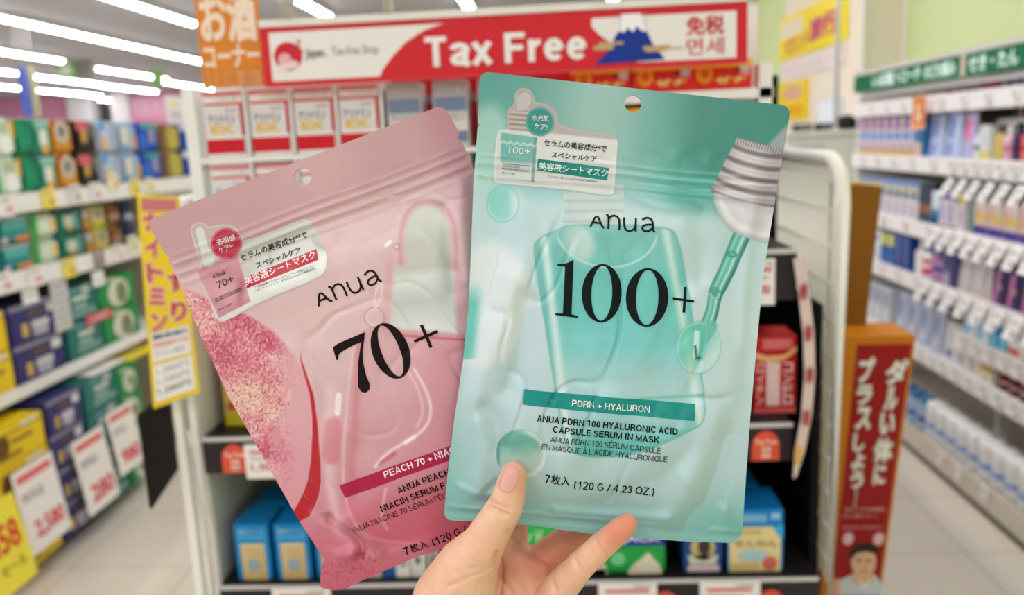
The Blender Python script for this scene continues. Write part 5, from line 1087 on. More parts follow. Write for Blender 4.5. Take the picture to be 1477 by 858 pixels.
    def stroke(s, P, wd, c, it=2, lift=0.0003):
        P = [Vector(p) for p in smooth_poly(P, it, False)]; L = []; R = []
        for i, p in enumerate(P):
            t = (P[min(i + 1, len(P) - 1)] - P[max(i - 1, 0)]).normalized(); n = Vector((-t.y, t.x)) * wd / 2
            L.append(tuple(p + n)); R.append(tuple(p - n))
        V = L + R; k = len(P); s.tri(V, [(i, i + 1, k + i + 1, k + i) for i in range(k - 1)], c, lift)
    def ring(s, cx, cy, a, b, deg, c, lift=0.0003, inner=None):
        def E(a, b, n=56, p=1.0):
            t = math.radians(deg); o = []
            for i in range(n):
                an = 2 * math.pi * i / n; u = a * math.cos(an); v = b * math.sin(an)
                o.append((cx + u * math.cos(t) - v * math.sin(t), cy + u * math.sin(t) + v * math.cos(t)))
            return o
        s.poly(E(a, b), c, lift, [E(*inner)] if inner else ())

LOGO = [[(405, 160), (445, 80), (472, 158), (485, 168)], [(420, 134), (464, 138)],
        [(498, 87), (512, 92), (511, 130), (508, 173)], [(511, 120), (520, 100), (545, 92), (568, 104), (574, 130), (571, 179)],
        [(602, 104), (600, 150), (608, 178), (632, 186), (656, 176), (668, 150), (670, 110)], [(670, 108), (667, 188)],
        [(706, 118), (732, 104), (760, 114), (768, 140), (767, 180), (778, 191)],
        [(768, 148), (738, 146), (712, 152), (704, 168), (714, 184), (740, 186), (760, 172), (768, 160)]]
def logo(P, a, b, c, wd):                       # similarity map of the traced word on to the points a (foot of A) and b (end of the last letter)
    s0, s1 = complex(405, 160), complex(778, 191); t0, t1 = complex(*a), complex(*b); k = (t1 - t0) / (s1 - s0)
    for st in LOGO:
        P.stroke([((k * (complex(*q) - s0) + t0).real, (k * (complex(*q) - s0) + t0).imag) for q in st], wd, c, 2)
def cmap(pts, sc, ox, oy): return [(ox + x / sc, oy + y / sc) for x, y in pts]
def mixc(col, m, c): m = np.clip(m, 0, 1)[:, None]; return col * (1 - m) + np.array(c, float) * m
def ramp(t, stops):
    xs = [q[0] for q in stops]; return np.stack([np.interp(t, xs, [q[1][i] for q in stops]) for i in range(3)], -1)

# ------------------------------------------------------------------ teal pouch
T_OUT = round_poly([(693, 103), (1141, 153), (1122, 262), (1100, 400), (1082, 600), (1069, 783), (1000, 781), (925, 776), (850, 769), (765, 757), (700, 752),
                    (640, 750), (645, 690), (656, 600), (668, 520), (676, 440), (680, 350), (683, 262), (689, 184), (692.5, 181), (689.5, 177)], {0: 14, 1: 16, 5: 20, 11: 14})
T_ANG = 0.0875
def t_uv(x, y):                                 # pouch axes: u along the print, v downwards
    c, s_ = math.cos(T_ANG), math.sin(T_ANG); return (x - 693) * c + (y - 103) * s_, -(x - 693) * s_ + (y - 103) * c
def t_h(x, y):
    u, v = t_uv(x, y); e = seg_dist(x, y, T_OUT, True)
    body = sst(128, 215, v) * sst(0, 70, 655 - v)
    h = 0.0004 + 0.0085 * body * sst(6, 130, e) ** 0.8
    on = sst(0, 10, e)
    for vv, a, wd in ((119, .0004, 3), (131, .0008, 3.2), (140, -.0004, 3), (149, .0009, 3.2), (158, -.0005, 4)):
        h = h + a * np.exp(-((v - vv - 1.5 * np.sin(u / 40)) / wd) ** 2) * on
    h = h + 0.00055 * np.exp(-((v - 106) / 14) ** 2) * np.sin(u / 9.0 + 3 * noise2(u / 40, v / 40, 3)) * sst(150, 230, u) * on
    for vv, a in ((628, .0007), (637, -.0005)):
        h = h + a * np.exp(-((v - vv) / 3.0) ** 2) * on
    inn = body * sst(6, 50, e)
    # soft dents and folds of the filled film
    for pts, a, wd in (([(742, 405), (728, 470), (700, 540), (690, 575)], .0026, 20), ([(757, 430), (752, 510), (735, 560)], -.0022, 13),
                       ([(700, 585), (716, 600), (722, 640)], -.0019, 11), ([(690, 610), (700, 650), (690, 700)], .0018, 14),
                       ([(1030, 600), (1000, 660), (965, 740)], .0022, 18), ([(1052, 640), (1030, 700), (1005, 760)], -.0022, 17), ([(1045, 735), (1062, 760)], .0015, 8),
                       ([(985, 285), (1010, 330), (1005, 400)], -.0014, 16), ([(1000, 430), (1040, 480), (1060, 560)], .0014, 20),
                       ([(905, 275), (940, 300), (1000, 300)], .0012, 9), ([(735, 275), (760, 330), (755, 380)], .0011, 13), ([(1010, 640), (940, 690), (860, 730)], -.0011, 18),
                       ([(660, 700), (700, 715), (720, 705)], .0010, 6), ([(800, 735), (880, 742), (960, 745)], .0012, 8), ([(1085, 300), (1075, 400), (1068, 500)], .0012, 13)):
        h = h + 1.5 * a * np.exp(-(seg_dist(x, y, smooth_poly(pts, 2, False)) / wd) ** 2) * sst(2, 30, e)
    q = noise2(u / 62 + 2 * noise2(u / 120, v / 120, 9), v / 74, 5); r = np.abs(noise2(u / 48 + v / 190, v / 95, 11) - .5)
    h = h + 1.25 * inn * (0.0030 * (q - .5) - 0.0034 * np.exp(-(r / .05) ** 2) * noise2(u / 90, v / 90, 21) * .45)
    h = h + inn * 0.0005 * (noise2(u / 14, v / 18, 8) - .5)
    return np.maximum(h, .0002)
def t_paint(x, y):
    u, v = t_uv(x, y)
    col = ramp(v, [(0, (84, 156, 148)), (95, (94, 166, 158)), (140, (118, 186, 184)), (185, (186, 216, 222)), (330, (198, 222, 230)), (480, (188, 214, 222)), (580, (172, 204, 208)), (660, (110, 170, 166))])  # printed gradient; the header's darker tone from its tilt is put in too
    head = 1 - sst(120, 200, v)
    col = mixc(col, head * np.exp(-((u - 175) / 75) ** 2) * .75, (172, 202, 198))
    col = mixc(col, head * sst(265, 330, u) * .75, (52, 132, 122))
    col = mixc(col, np.exp(-(((v - 140) / 26) ** 2)) * sst(230, 300, u) * .7, (92, 186, 172))
    col = mixc(col, np.exp(-((v - 165) / 9) ** 2) * sst(240, 330, u) * .5, (60, 150, 140))
    col = mixc(col, (1 - sst(-2, 6, poly_sd(x, y, [(1145, 172), (1106, 214), (1140, 224)]))) * .8, (176, 172, 178))
    col = mixc(col, .55 * (1 - sst(-8, 10, ell_sd(x, y, 700, 215, 32, 62, 10))), (206, 232, 226))
    col = mixc(col, sst(430, 640, v) * (1 - sst(0, 90, u + 15)) * .7, (112, 186, 178))
    col = mixc(col, sst(540, 640, v) * sst(330, 420, u) * .7, (100, 174, 166))
    # pale capsule behind the left margin
    e = ell_sd(x, y, 700, 440, 66, 98, 8)
    col = mixc(col, (1 - sst(-14, 4, e)) * .8, (226, 234, 238))
    col = mixc(col, (1 - sst(683, 700, x + (y - 440) * .1)) * sst(400, 440, y) * (1 - sst(515, 520, y)) * .9, (98, 198, 188))
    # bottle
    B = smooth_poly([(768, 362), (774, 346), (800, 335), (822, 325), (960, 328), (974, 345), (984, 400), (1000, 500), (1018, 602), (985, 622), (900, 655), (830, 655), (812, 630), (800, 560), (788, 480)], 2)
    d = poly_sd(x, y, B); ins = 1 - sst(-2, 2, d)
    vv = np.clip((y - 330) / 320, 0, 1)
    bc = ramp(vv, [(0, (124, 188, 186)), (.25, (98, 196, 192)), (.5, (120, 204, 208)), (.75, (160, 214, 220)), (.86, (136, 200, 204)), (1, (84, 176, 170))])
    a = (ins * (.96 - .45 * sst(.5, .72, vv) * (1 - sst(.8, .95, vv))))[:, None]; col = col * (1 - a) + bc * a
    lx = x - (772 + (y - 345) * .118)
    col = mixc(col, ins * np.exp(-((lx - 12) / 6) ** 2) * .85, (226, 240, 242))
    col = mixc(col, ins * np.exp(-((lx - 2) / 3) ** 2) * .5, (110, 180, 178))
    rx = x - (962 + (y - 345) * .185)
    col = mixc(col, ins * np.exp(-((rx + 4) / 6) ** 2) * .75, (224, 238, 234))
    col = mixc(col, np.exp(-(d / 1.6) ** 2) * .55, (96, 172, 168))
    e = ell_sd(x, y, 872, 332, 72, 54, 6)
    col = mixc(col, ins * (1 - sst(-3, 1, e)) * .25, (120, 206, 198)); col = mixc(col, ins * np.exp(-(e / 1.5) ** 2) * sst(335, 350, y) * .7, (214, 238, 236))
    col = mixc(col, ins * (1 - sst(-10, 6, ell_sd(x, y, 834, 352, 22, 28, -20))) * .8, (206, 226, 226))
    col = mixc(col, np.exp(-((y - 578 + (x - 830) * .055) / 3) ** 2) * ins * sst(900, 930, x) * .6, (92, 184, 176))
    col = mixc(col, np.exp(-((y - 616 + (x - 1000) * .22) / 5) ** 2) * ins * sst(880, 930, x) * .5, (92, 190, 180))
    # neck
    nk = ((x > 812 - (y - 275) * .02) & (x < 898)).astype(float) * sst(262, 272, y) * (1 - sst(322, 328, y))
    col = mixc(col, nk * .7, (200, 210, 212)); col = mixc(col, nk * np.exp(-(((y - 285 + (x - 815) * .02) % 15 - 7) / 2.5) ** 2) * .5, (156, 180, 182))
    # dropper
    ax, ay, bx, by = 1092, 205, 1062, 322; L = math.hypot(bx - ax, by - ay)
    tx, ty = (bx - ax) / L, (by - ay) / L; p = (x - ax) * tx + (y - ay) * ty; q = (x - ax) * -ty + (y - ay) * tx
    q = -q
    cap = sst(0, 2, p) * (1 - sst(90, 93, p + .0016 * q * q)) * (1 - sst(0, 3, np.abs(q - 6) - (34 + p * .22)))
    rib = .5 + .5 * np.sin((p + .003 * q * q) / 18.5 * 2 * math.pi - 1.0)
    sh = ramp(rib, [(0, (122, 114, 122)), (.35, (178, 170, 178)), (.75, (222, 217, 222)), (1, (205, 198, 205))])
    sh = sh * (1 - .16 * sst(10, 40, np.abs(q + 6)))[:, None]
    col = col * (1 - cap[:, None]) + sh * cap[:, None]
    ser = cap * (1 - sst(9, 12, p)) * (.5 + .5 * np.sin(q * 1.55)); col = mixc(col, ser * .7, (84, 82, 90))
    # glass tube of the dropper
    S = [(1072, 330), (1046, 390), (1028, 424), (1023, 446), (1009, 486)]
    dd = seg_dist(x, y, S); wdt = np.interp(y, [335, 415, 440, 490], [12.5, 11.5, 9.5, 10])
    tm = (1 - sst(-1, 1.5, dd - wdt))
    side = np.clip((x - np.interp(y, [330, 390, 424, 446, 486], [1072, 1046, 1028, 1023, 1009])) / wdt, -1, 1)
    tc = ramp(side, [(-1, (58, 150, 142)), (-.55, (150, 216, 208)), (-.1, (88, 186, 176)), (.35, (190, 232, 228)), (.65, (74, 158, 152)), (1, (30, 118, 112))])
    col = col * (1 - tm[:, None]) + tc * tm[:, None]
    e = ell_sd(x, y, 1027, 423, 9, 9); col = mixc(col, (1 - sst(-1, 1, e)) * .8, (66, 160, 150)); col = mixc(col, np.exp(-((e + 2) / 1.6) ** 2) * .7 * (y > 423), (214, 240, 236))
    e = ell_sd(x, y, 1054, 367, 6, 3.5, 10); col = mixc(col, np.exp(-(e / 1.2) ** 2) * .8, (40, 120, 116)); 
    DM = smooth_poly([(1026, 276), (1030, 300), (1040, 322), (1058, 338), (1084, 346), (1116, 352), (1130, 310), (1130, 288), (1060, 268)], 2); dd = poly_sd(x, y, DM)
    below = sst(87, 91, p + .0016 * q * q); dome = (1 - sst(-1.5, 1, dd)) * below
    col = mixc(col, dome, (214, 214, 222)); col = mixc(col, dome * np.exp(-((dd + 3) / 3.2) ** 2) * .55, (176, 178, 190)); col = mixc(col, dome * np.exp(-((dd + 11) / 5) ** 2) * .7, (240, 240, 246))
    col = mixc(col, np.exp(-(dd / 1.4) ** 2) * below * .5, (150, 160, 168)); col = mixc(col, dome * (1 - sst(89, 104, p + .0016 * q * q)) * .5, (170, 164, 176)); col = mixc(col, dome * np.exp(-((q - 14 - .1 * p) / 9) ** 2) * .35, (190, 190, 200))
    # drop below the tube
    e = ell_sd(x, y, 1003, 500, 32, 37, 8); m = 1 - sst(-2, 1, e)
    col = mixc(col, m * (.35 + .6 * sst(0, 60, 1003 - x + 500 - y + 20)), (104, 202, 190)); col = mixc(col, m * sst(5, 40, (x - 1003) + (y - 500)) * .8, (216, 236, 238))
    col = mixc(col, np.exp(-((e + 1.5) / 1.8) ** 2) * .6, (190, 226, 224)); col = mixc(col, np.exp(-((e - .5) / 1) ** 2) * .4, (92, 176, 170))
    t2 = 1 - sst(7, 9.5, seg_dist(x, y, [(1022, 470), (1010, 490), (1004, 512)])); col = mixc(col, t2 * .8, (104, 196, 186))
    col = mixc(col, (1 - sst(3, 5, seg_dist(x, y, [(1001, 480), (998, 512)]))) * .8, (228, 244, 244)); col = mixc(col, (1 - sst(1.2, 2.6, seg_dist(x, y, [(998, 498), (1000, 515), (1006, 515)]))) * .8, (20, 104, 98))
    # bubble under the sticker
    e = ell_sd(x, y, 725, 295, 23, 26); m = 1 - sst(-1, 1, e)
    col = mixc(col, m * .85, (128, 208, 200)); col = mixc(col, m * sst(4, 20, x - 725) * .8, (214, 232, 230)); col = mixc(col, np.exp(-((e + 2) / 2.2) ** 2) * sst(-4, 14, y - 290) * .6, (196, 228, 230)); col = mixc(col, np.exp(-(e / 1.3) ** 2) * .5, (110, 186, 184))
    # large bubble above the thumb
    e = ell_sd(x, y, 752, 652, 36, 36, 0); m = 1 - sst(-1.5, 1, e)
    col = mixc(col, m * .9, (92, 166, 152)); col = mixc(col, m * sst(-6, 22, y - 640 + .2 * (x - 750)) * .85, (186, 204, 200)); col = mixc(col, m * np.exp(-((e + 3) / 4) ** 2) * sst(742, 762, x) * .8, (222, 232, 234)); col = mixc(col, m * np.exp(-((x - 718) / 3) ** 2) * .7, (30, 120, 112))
    # rolled bottom margin
    col = mixc(col, sst(632, 640, v) * .35, (150, 196, 192))
    return col
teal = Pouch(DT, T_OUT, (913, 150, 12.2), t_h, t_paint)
INK = (10, 22, 22); TEALINK = (20, 146, 142)
logo(teal, cmap([(405, 160)], 4.085, 750, 290)[0], cmap([(778, 191)], 4.085, 750, 290)[0], INK, 2.9)
c1 = lambda P: cmap(P, 4.085, 750, 290)
teal.poly(c1([(215, 375), (250, 375), (280, 365), (307, 350), (296, 664), (334, 676), (333, 686), (201, 668), (202, 659), (246, 660), (259, 392), (245, 385), (214, 384)]), INK, .0003)
teal.ring(*c1([(470, 543)])[0], 115 / 4.085, 168 / 4.085, 2.5, INK, inner=(60 / 4.085, 158 / 4.085))
teal.ring(*c1([(730, 567)])[0], 122 / 4.085, 168 / 4.085, 2.5, INK, inner=(65 / 4.085, 158 / 4.085))
teal.poly(c1([(880, 565), (1001, 584), (1001, 598), (880, 580)]), INK, .0003); teal.poly(c1([(947, 506), (962, 507), (952, 655), (936, 654)]), INK, .0003)
teal.poly([(756, 559.5), (998, 580), (997, 604), (754, 581.5)], mat(TEALINK, rough=.3), .0002)
teal.gro('PDRN + HYALURON', (823, 582.5), (933.5, 592.0), 9.0, (238, 246, 246), .15, .0004)
teal.gro('ANUA PDRN 100 HYALURONIC ACID', (773.5, 604.5), (972.5, 623.5), 9.2, INK, .18)
teal.gro('CAPSULE SERUM IN MASK', (796, 620), (946, 634.5), 9.2, INK, .18)
teal.gro('ANUA PDRN 100 SÉRUM CAPSULE', (793, 633.5), (948, 649), 8.2, (34, 56, 56), .12)
teal.gro("EN MASQUE À L'ACIDE HYALURONIQUE", (780.5, 644.5), (958, 662), 8.2, (34, 56, 56), .12)
teal.gro('7', (784.5, 693), (792, 694), 12.5, INK, .15); teal.text('枚入', (793.5, 694.5), (820, 697.5), 14.5, INK, .014)
teal.gro('(120 G / 4.23 OZ.)', (826, 700.5), (941, 712), 11.5, INK, .14)
teal_root = empty('face_mask_pouch'); teal_root.matrix_world = teal.frame()
tag(teal_root, 'teal sheet mask pouch printed 100+, held by thumb in front of a pink one', 'pouch')

# sticker on a pouch: a thin silver decal following the film
class Decal(Pouch):
    def __init__(s, pouch, outline, paint): 
        Pouch.__init__(s, pouch.depth, outline, None, lambda x, y: pouch.h(x, y) + .00025, paint); s.org = pouch.org
    def build(s, name, parent, rough):
        V, T = s.sheet(1.2, s.out, None); n = len(V)
        F = s.local(V[:, 0], V[:, 1], s.h(V[:, 0], V[:, 1])); B = F.copy(); B[:, 2] -= .0001
        VV = [F]; faces = [tuple(t) for t in T]; mats = [film_material(name + '_foil', rough)]; mi = [0] * len(faces); base = n
        nf = len(faces)
        for pv, pf, c, lift in s.extra:
            pv = np.asarray(pv); q = s.local(pv[:, 0], pv[:, 1], s.h(pv[:, 0], pv[:, 1]) + lift); mm = M(c)
            if mm not in mats: mats.append(mm)
            VV.append(q); faces += [tuple(int(i) + base for i in f) for f in pf]; mi += [mats.index(mm)] * len(pf); base += len(q)
        me = bpy.data.meshes.new(name); me.from_pydata(np.vstack(VV).tolist(), [], faces)
        for m in mats: me.materials.append(m)
        me.polygons.foreach_set('material_index', mi); me.polygons.foreach_set('use_smooth', [i < nf for i in range(len(faces))])
        ca = me.attributes.new('print_colour', 'FLOAT_COLOR', 'POINT'); full = np.ones((base, 4)); c = np.clip(s.paint(V[:, 0], V[:, 1]), 0, 255) / 255
        full[:n, :3] = np.where(c <= .04045, c / 12.92, ((c + .055) / 1.055) ** 2.4); ca.data.foreach_set('color', full.astype(np.float32).ravel()); me.update()
        o = bpy.data.objects.new(name, me); COL.objects.link(o); o.parent = parent
        return o
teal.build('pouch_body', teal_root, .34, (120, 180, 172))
cs = lambda P: cmap(P, 4.514, 690, 110)
S_OUT = smooth_poly(cs([(118, 372), (150, 345), (185, 348), (186, 230), (200, 205), (228, 190), (232, 120), (255, 84), (300, 74), (345, 92), (362, 130), (368, 172), (430, 172), (480, 200), (515, 250), (525, 330), (880, 378), (902, 400), (905, 470), (880, 760), (850, 785), (520, 735), (120, 700), (98, 680), (104, 560)]), 1)
def ts_paint(x, y):
    X = (x - 690) * 4.514; Y = (y - 110) * 4.514
    e = seg_dist(x, y, S_OUT, True)
    col = np.tile(np.array((214, 216, 218), float), (len(x), 1))
    up = 1 - sst(330, 350, Y - .1 * (X - 140))
    col = mixc(col, up, (176, 168, 168))
    col = mixc(col, 1 - sst(0, 4.2, e), (222, 226, 224)); col = mixc(col, up * (1 - sst(0, 5, e)) * .8, (164, 152, 152))
    r = 1 - sst(-1, 1, ell_sd(X, Y, 300, 160, 40, 52, 6)); col = mixc(col, r, (196, 196, 194)); col = mixc(col, (1 - sst(-2, 2, np.abs(X - 285) - 38)) * sst(110, 150, Y) * up, (190, 190, 188))
    cp = (1 - sst(-2, 3, np.abs(X - 262) - 62)) * sst(222, 228, Y) * up; col = mixc(col, cp, (196, 184, 182)); col = mixc(col, cp * (.5 + .5 * np.sin((Y - X * .08) / 32 * 6.283)) ** 2 * .8, (128, 112, 112))
    bx = (1 - sst(-3, 3, poly_sd(X, Y, [(150, 368), (382, 400), (362, 694), (138, 660)])))
    col = mixc(col, bx, (156, 196, 194)); col = mixc(col, bx * (1 - sst(530, 570, Y)), (112, 182, 176)); col = mixc(col, bx * sst(555, 575, Y - .1 * X + 20) * (1 - sst(640, 655, Y - .1 * X)), (214, 220, 222)); col = mixc(col, bx * sst(350, 362, X + (Y - 500) * .07) * .6, (96, 130, 130))
    col = mixc(col, bx * np.exp(-((Y - 430 - .1 * (X - 150) - 6 * np.sin(X / 7)) / 8) ** 2) * .7, (226, 240, 240))
    return col
ts = Decal(teal, S_OUT, ts_paint)
BADGE_T = mat((18, 140, 132), rough=.3)
def badge(parent, P, x, y, r, m, l1, l2, dy, rim):
    d = Decal(P, [(x + r * math.cos(i * math.pi / 24), y + r * math.sin(i * math.pi / 24)) for i in range(48)], lambda a, b: mixc(np.tile(np.array(m, float), (len(a), 1)), np.exp(-((np.hypot(a - x, b - y) - r * .93) / .6) ** 2) * .8, rim))
    d.h = lambda a, b: P.h(a, b) + .0005
    d.text(l1, (x - r * .56, y - 1 - r * .56 * dy), (x + r * .62, y - 1 + r * .62 * dy), 8.6, (226, 240, 238), .005); d.text(l2, (x - r * .42, y + 11 - r * .42 * dy), (x + r * .5, y + 11 + r * .5 * dy), 8.0, (226, 240, 238), .005)
    return d.build('round_badge', parent, .25)
ts.text('セラムの美容成分*で', cs([(425, 456)])[0], cs([(832, 500)])[0], 10.5, (20, 20, 22), .014)
ts.text('スペシャルケア', cs([(475, 532)])[0], cs([(768, 562)])[0], 8.8, (20, 20, 22), .014)
ts.poly(cs([(386, 540), (852, 598), (836, 680), (380, 614)]), BADGE_T, .0001)
ts.text('美容液シートマスク', cs([(390, 610)])[0], cs([(836, 660)])[0], 11.5, (232, 244, 242), .012)
ts.text('*ヒアルロン酸、ヒドロラーゼ(全て整肌成分)', cs([(446, 662)])[0], cs([(770, 698)])[0], 4.0, (50, 50, 52), .0)
ts.text('100+', cs([(198, 502)])[0], cs([(335, 514)])[0], 9.5, (236, 240, 238), .0)
for k, (a, b) in enumerate((((155, 575), (336, 594)), ((158, 590), (270, 602)), ((152, 606), (330, 626)), ((150, 634), (236, 644)))):
    ts.text('ANUA PDRN 100 HYALURONIC' if k != 3 else '30ml / 1.01', cs([a])[0], cs([b])[0], 2.4, (24, 30, 30), .01)
tso = ts.build('sticker', teal_root, .22); tso['label'] = 'silver foil sticker'
badge(tso, teal, *cs([(400, 298)])[0], 20.6, (18, 140, 132), '水光肌', 'ケア!', .1, (120, 200, 190))

# ------------------------------------------------------------------ pink pouch
DP = 0.440
P_OUT = round_poly([(211, 318), (640, 151), (663, 193), (660, 199), (667, 206), (702, 290), (745, 400), (800, 530), (868, 690), (862, 716), (700, 771), (600, 803), (520, 838), (497, 849), (478, 851), (463, 847), (462, 833), (468, 806),
                    (430, 748), (385, 668), (330, 572), (290, 485), (258, 405), (243, 376), (246, 372), (238, 366)], {0: 14, 1: 16})
P_ANG = -0.357
def p_uv(x, y):
    c, s_ = math.cos(P_ANG), math.sin(P_ANG); return (x - 213) * c + (y - 316) * s_, -(x - 213) * s_ + (y - 316) * c
def p_h(x, y):
    u, v = p_uv(x, y); e = seg_dist(x, y, P_OUT, True)
    body = sst(88, 170, v) * sst(0, 60, 650 - v)
    h = 0.0004 + 0.0080 * body * sst(6, 120, e) ** 0.8
    on = sst(0, 10, e)
    for vv, a, wd in ((62, .0003, 3), (74, .0008, 3), (82, -.0004, 2.6), (90, .0009, 3), (98, -.0004, 3), (105, .0004, 3)):
        h = h + a * np.exp(-((v - vv - 1.2 * np.sin(u / 45)) / wd) ** 2) * on
    h = h + 0.0004 * np.exp(-((v - 52) / 12) ** 2) * np.sin(u / 10.0 + 3 * noise2(u / 40, v / 40, 33)) * sst(150, 230, u) * on
    for pts, a, wd in (([(478, 748), (505, 762), (526, 782), (520, 800)], -.0052, 7), ([(500, 748), (528, 768), (548, 790)], .0030, 9), ([(470, 800), (500, 796), (524, 786)], .0030, 8), ([(448, 745), (470, 760), (500, 745)], .0022, 10), ([(470, 820), (500, 800), (560, 800), (620, 782)], .0016, 10),
                       ([(500, 620), (490, 680), (500, 740)], .0016, 18), ([(300, 470), (340, 520), (360, 600)], .0014, 18), ([(665, 270), (668, 330), (676, 400)], .0024, 12), ([(640, 300), (648, 360), (655, 420)], -.0016, 11),
                       ([(560, 280), (590, 300), (640, 300)], -.0012, 9), ([(360, 640), (390, 700), (420, 745)], -.0012, 15), ([(425, 500), (450, 560)], .0010, 18), ([(540, 640), (600, 690), (640, 740)], -.0012, 22)):
        h = h + a * np.exp(-(seg_dist(x, y, smooth_poly(pts, 2, False)) / wd) ** 2) * sst(2, 26, e)
    inn = body * sst(6, 50, e)
    q = noise2(u / 66 + 2 * noise2(u / 120, v / 120, 49), v / 78, 45); r = np.abs(noise2(u / 50 - v / 170, v / 90, 41) - .5)
    h = h + inn * (0.0026 * (q - .5) - 0.0030 * np.exp(-(r / .05) ** 2) * noise2(u / 90, v / 90, 51) * .4 + .0004 * (noise2(u / 14, v / 18, 48) - .5))
    return np.maximum(h, .0002)
def p_paint(x, y):
    u, v = p_uv(x, y)
    col = ramp(v, [(0, (196, 154, 160)), (60, (196, 154, 160)), (110, (218, 186, 190)), (240, (226, 194, 200)), (330, (220, 182, 190)), (430, (208, 154, 166)), (520, (204, 122, 140)), (640, (188, 92, 114))])
    col = mixc(col, np.exp(-(((u - 255) / 60) ** 2 + ((v - 15) / 60) ** 2)) * .5, (222, 178, 182))
    col = mixc(col, sst(400, 455, u) * (1 - sst(120, 320, v)) * .4, (176, 104, 122))
    # peach: fuzzy skin on the left margin, pale flesh, red rim
    A = smooth_poly([(205, 395), (300, 430), (380, 460), (430, 505), (458, 560), (466, 620), (458, 680), (430, 740), (395, 775), (180, 700)], 2)
    d = poly_sd(x, y, A); ins = 1 - sst(-3, 3, d)
    col = mixc(col, ins * .55, (226, 160, 174))
    sk = ins * (1 - sst(-20, 45, (x - (404 - np.abs(y - 560) * .12)) + 34 * (noise2(x / 22, y / 22, 60) - .5)))
    n1 = noise2(x / 30, y / 26, 61); n2 = noise2(x / 3.1 + 2 * n1, y / 3.1, 62); n3 = noise2(x / 1.9, y / 2.6, 63); n4 = noise2(x / 60, y / 40, 64)
    skin = ramp(n1 * .5 + n2 * .5, [(0, (176, 56, 92)), (.3, (204, 96, 124)), (.55, (222, 142, 160)), (.8, (236, 190, 190)), (1, (240, 208, 196))])
    cream = np.exp(-(((x - 362 + (y - 575) * .5) / 70) ** 2 + ((y - 570 - (x - 345) * .12) / 36) ** 2)) + .6 * np.exp(-(((x - 300) / 40) ** 2 + ((y - 470) / 34) ** 2))
    skin = mixc(skin, np.clip(cream, 0, 1) * (.35 + .6 * n2), (238, 220, 186))
    skin = mixc(skin, sst(.62, .78, n3) * sst(.35, .6, n2) * .75, (170, 40, 80))
    skin = mixc(skin, sst(.66, .8, 1 - n3) * .4, (244, 214, 206))
    col = col * (1 - sk[:, None]) + skin * sk[:, None]
    lx = np.interp(y, [516, 565, 600, 623, 660, 690, 710, 725, 743, 760], [439, 453, 456, 456, 453, 447, 439, 431, 421, 408]); rx = np.interp(y, [516, 565, 600, 623, 660, 690, 710, 725, 743, 760], [440.5, 457, 461.5, 463.5, 466, 465.5, 461.5, 456, 447, 418])
    rim = sst(-1.5, 1, x - lx) * sst(-1.5, 1, rx - x) * sst(500, 530, y)
    col = mixc(col, rim, (186, 12, 30)); col = mixc(col, rim * sst(0, 14, x - lx - 4) * .35, (172, 8, 28)); col = mixc(col, rim * (noise2(x / 1.8, y / 1.8, 67) > .965) * .7, (240, 150, 160))
    col = mixc(col, sst(.93, .97, noise2(x / 2.2, y / 2.2, 68)) * np.exp(-((x - 470) / 26) ** 2) * sst(480, 560, y) * .5, (240, 190, 200))
    # water gel around the bottle
    for P, a, wd in (([(482, 560), (476, 640), (480, 700), (490, 760)], .55, 9), ([(500, 770), (540, 800), (600, 790)], .3, 12)):
        col = mixc(col, np.exp(-(seg_dist(x, y, P) / wd) ** 2) * a, (240, 214, 220))
    col = mixc(col, (1 - sst(3, 6, seg_dist(x, y, [(493, 568), (491, 592)]))) * .9, (248, 240, 244)); col = mixc(col, (1 - sst(8, 18, seg_dist(x, y, [(486, 612), (482, 652)]))) * .5, (204, 96, 112))
    # bottle body
    B = smooth_poly([(520, 474), (560, 462), (690, 478), (740, 560), (760, 760), (560, 790), (500, 735), (500, 640), (508, 540)], 2); d = poly_sd(x, y, B); ins = 1 - sst(-3, 3, d)
    col = mixc(col, ins * .4, (212, 158, 169)); col = mixc(col, ins * np.exp(-((x - 522 + (y - 500) * .06) / 7) ** 2) * .4, (206, 100, 120)); col = mixc(col, np.exp(-(d / 2.2) ** 2) * .45, (244, 212, 220))
    col = mixc(col, ins * sst(560, 660, x) * sst(470, 500, y) * .35, (214, 118, 138)); col = mixc(col, ins * sst(690, 760, y + .3 * (x - 520)) * .6, (204, 84, 112))
    col = mixc(col, (1 - sst(0, 3, np.abs(y - 484 - (x - 600) * .07))) * sst(570, 600, x) * .8, (206, 66, 88))
    for P, a in (([(600, 530), (618, 560), (626, 590), (616, 615), (590, 632), (560, 650), (545, 668)], .75), ([(592, 534), (608, 562), (614, 592), (604, 612)], .4), ([(560, 700), (552, 740), (560, 760)], .4)):
        col = mixc(col, np.exp(-(seg_dist(x, y, smooth_poly(P, 2, False)) / 2.4) ** 2) * a, (250, 232, 236))
    col = mixc(col, np.exp(-(seg_dist(x, y, [(588, 634), (600, 626)]) / 3) ** 2) * .9, (254, 246, 248)); col = mixc(col, np.exp(-(seg_dist(x, y, [(552, 664), (572, 650)]) / 3) ** 2) * .6, (196, 60, 90))
    # white cap and bulb
    bulb = poly_sd(x, y, smooth_poly([(590, 400), (588, 360), (589, 325), (598, 304), (616, 296), (636, 302), (648, 322), (652, 355), (650, 400)], 2))
    col = mixc(col, np.exp(-((bulb - 8) / 3.2) ** 2) * (y < 392) * .45, (206, 128, 140)); col = mixc(col, np.exp(-((bulb - 15) / 5) ** 2) * (y < 380) * .45, (228, 206, 208))
    cap = poly_sd(x, y, [(572, 383), (655, 389), (660, 479), (566, 473)])
    col = mixc(col, np.exp(-((cap - 6) / 7) ** 2) * .25, (210, 130, 144))
    m = 1 - sst(-5, 5, np.minimum(bulb, cap))
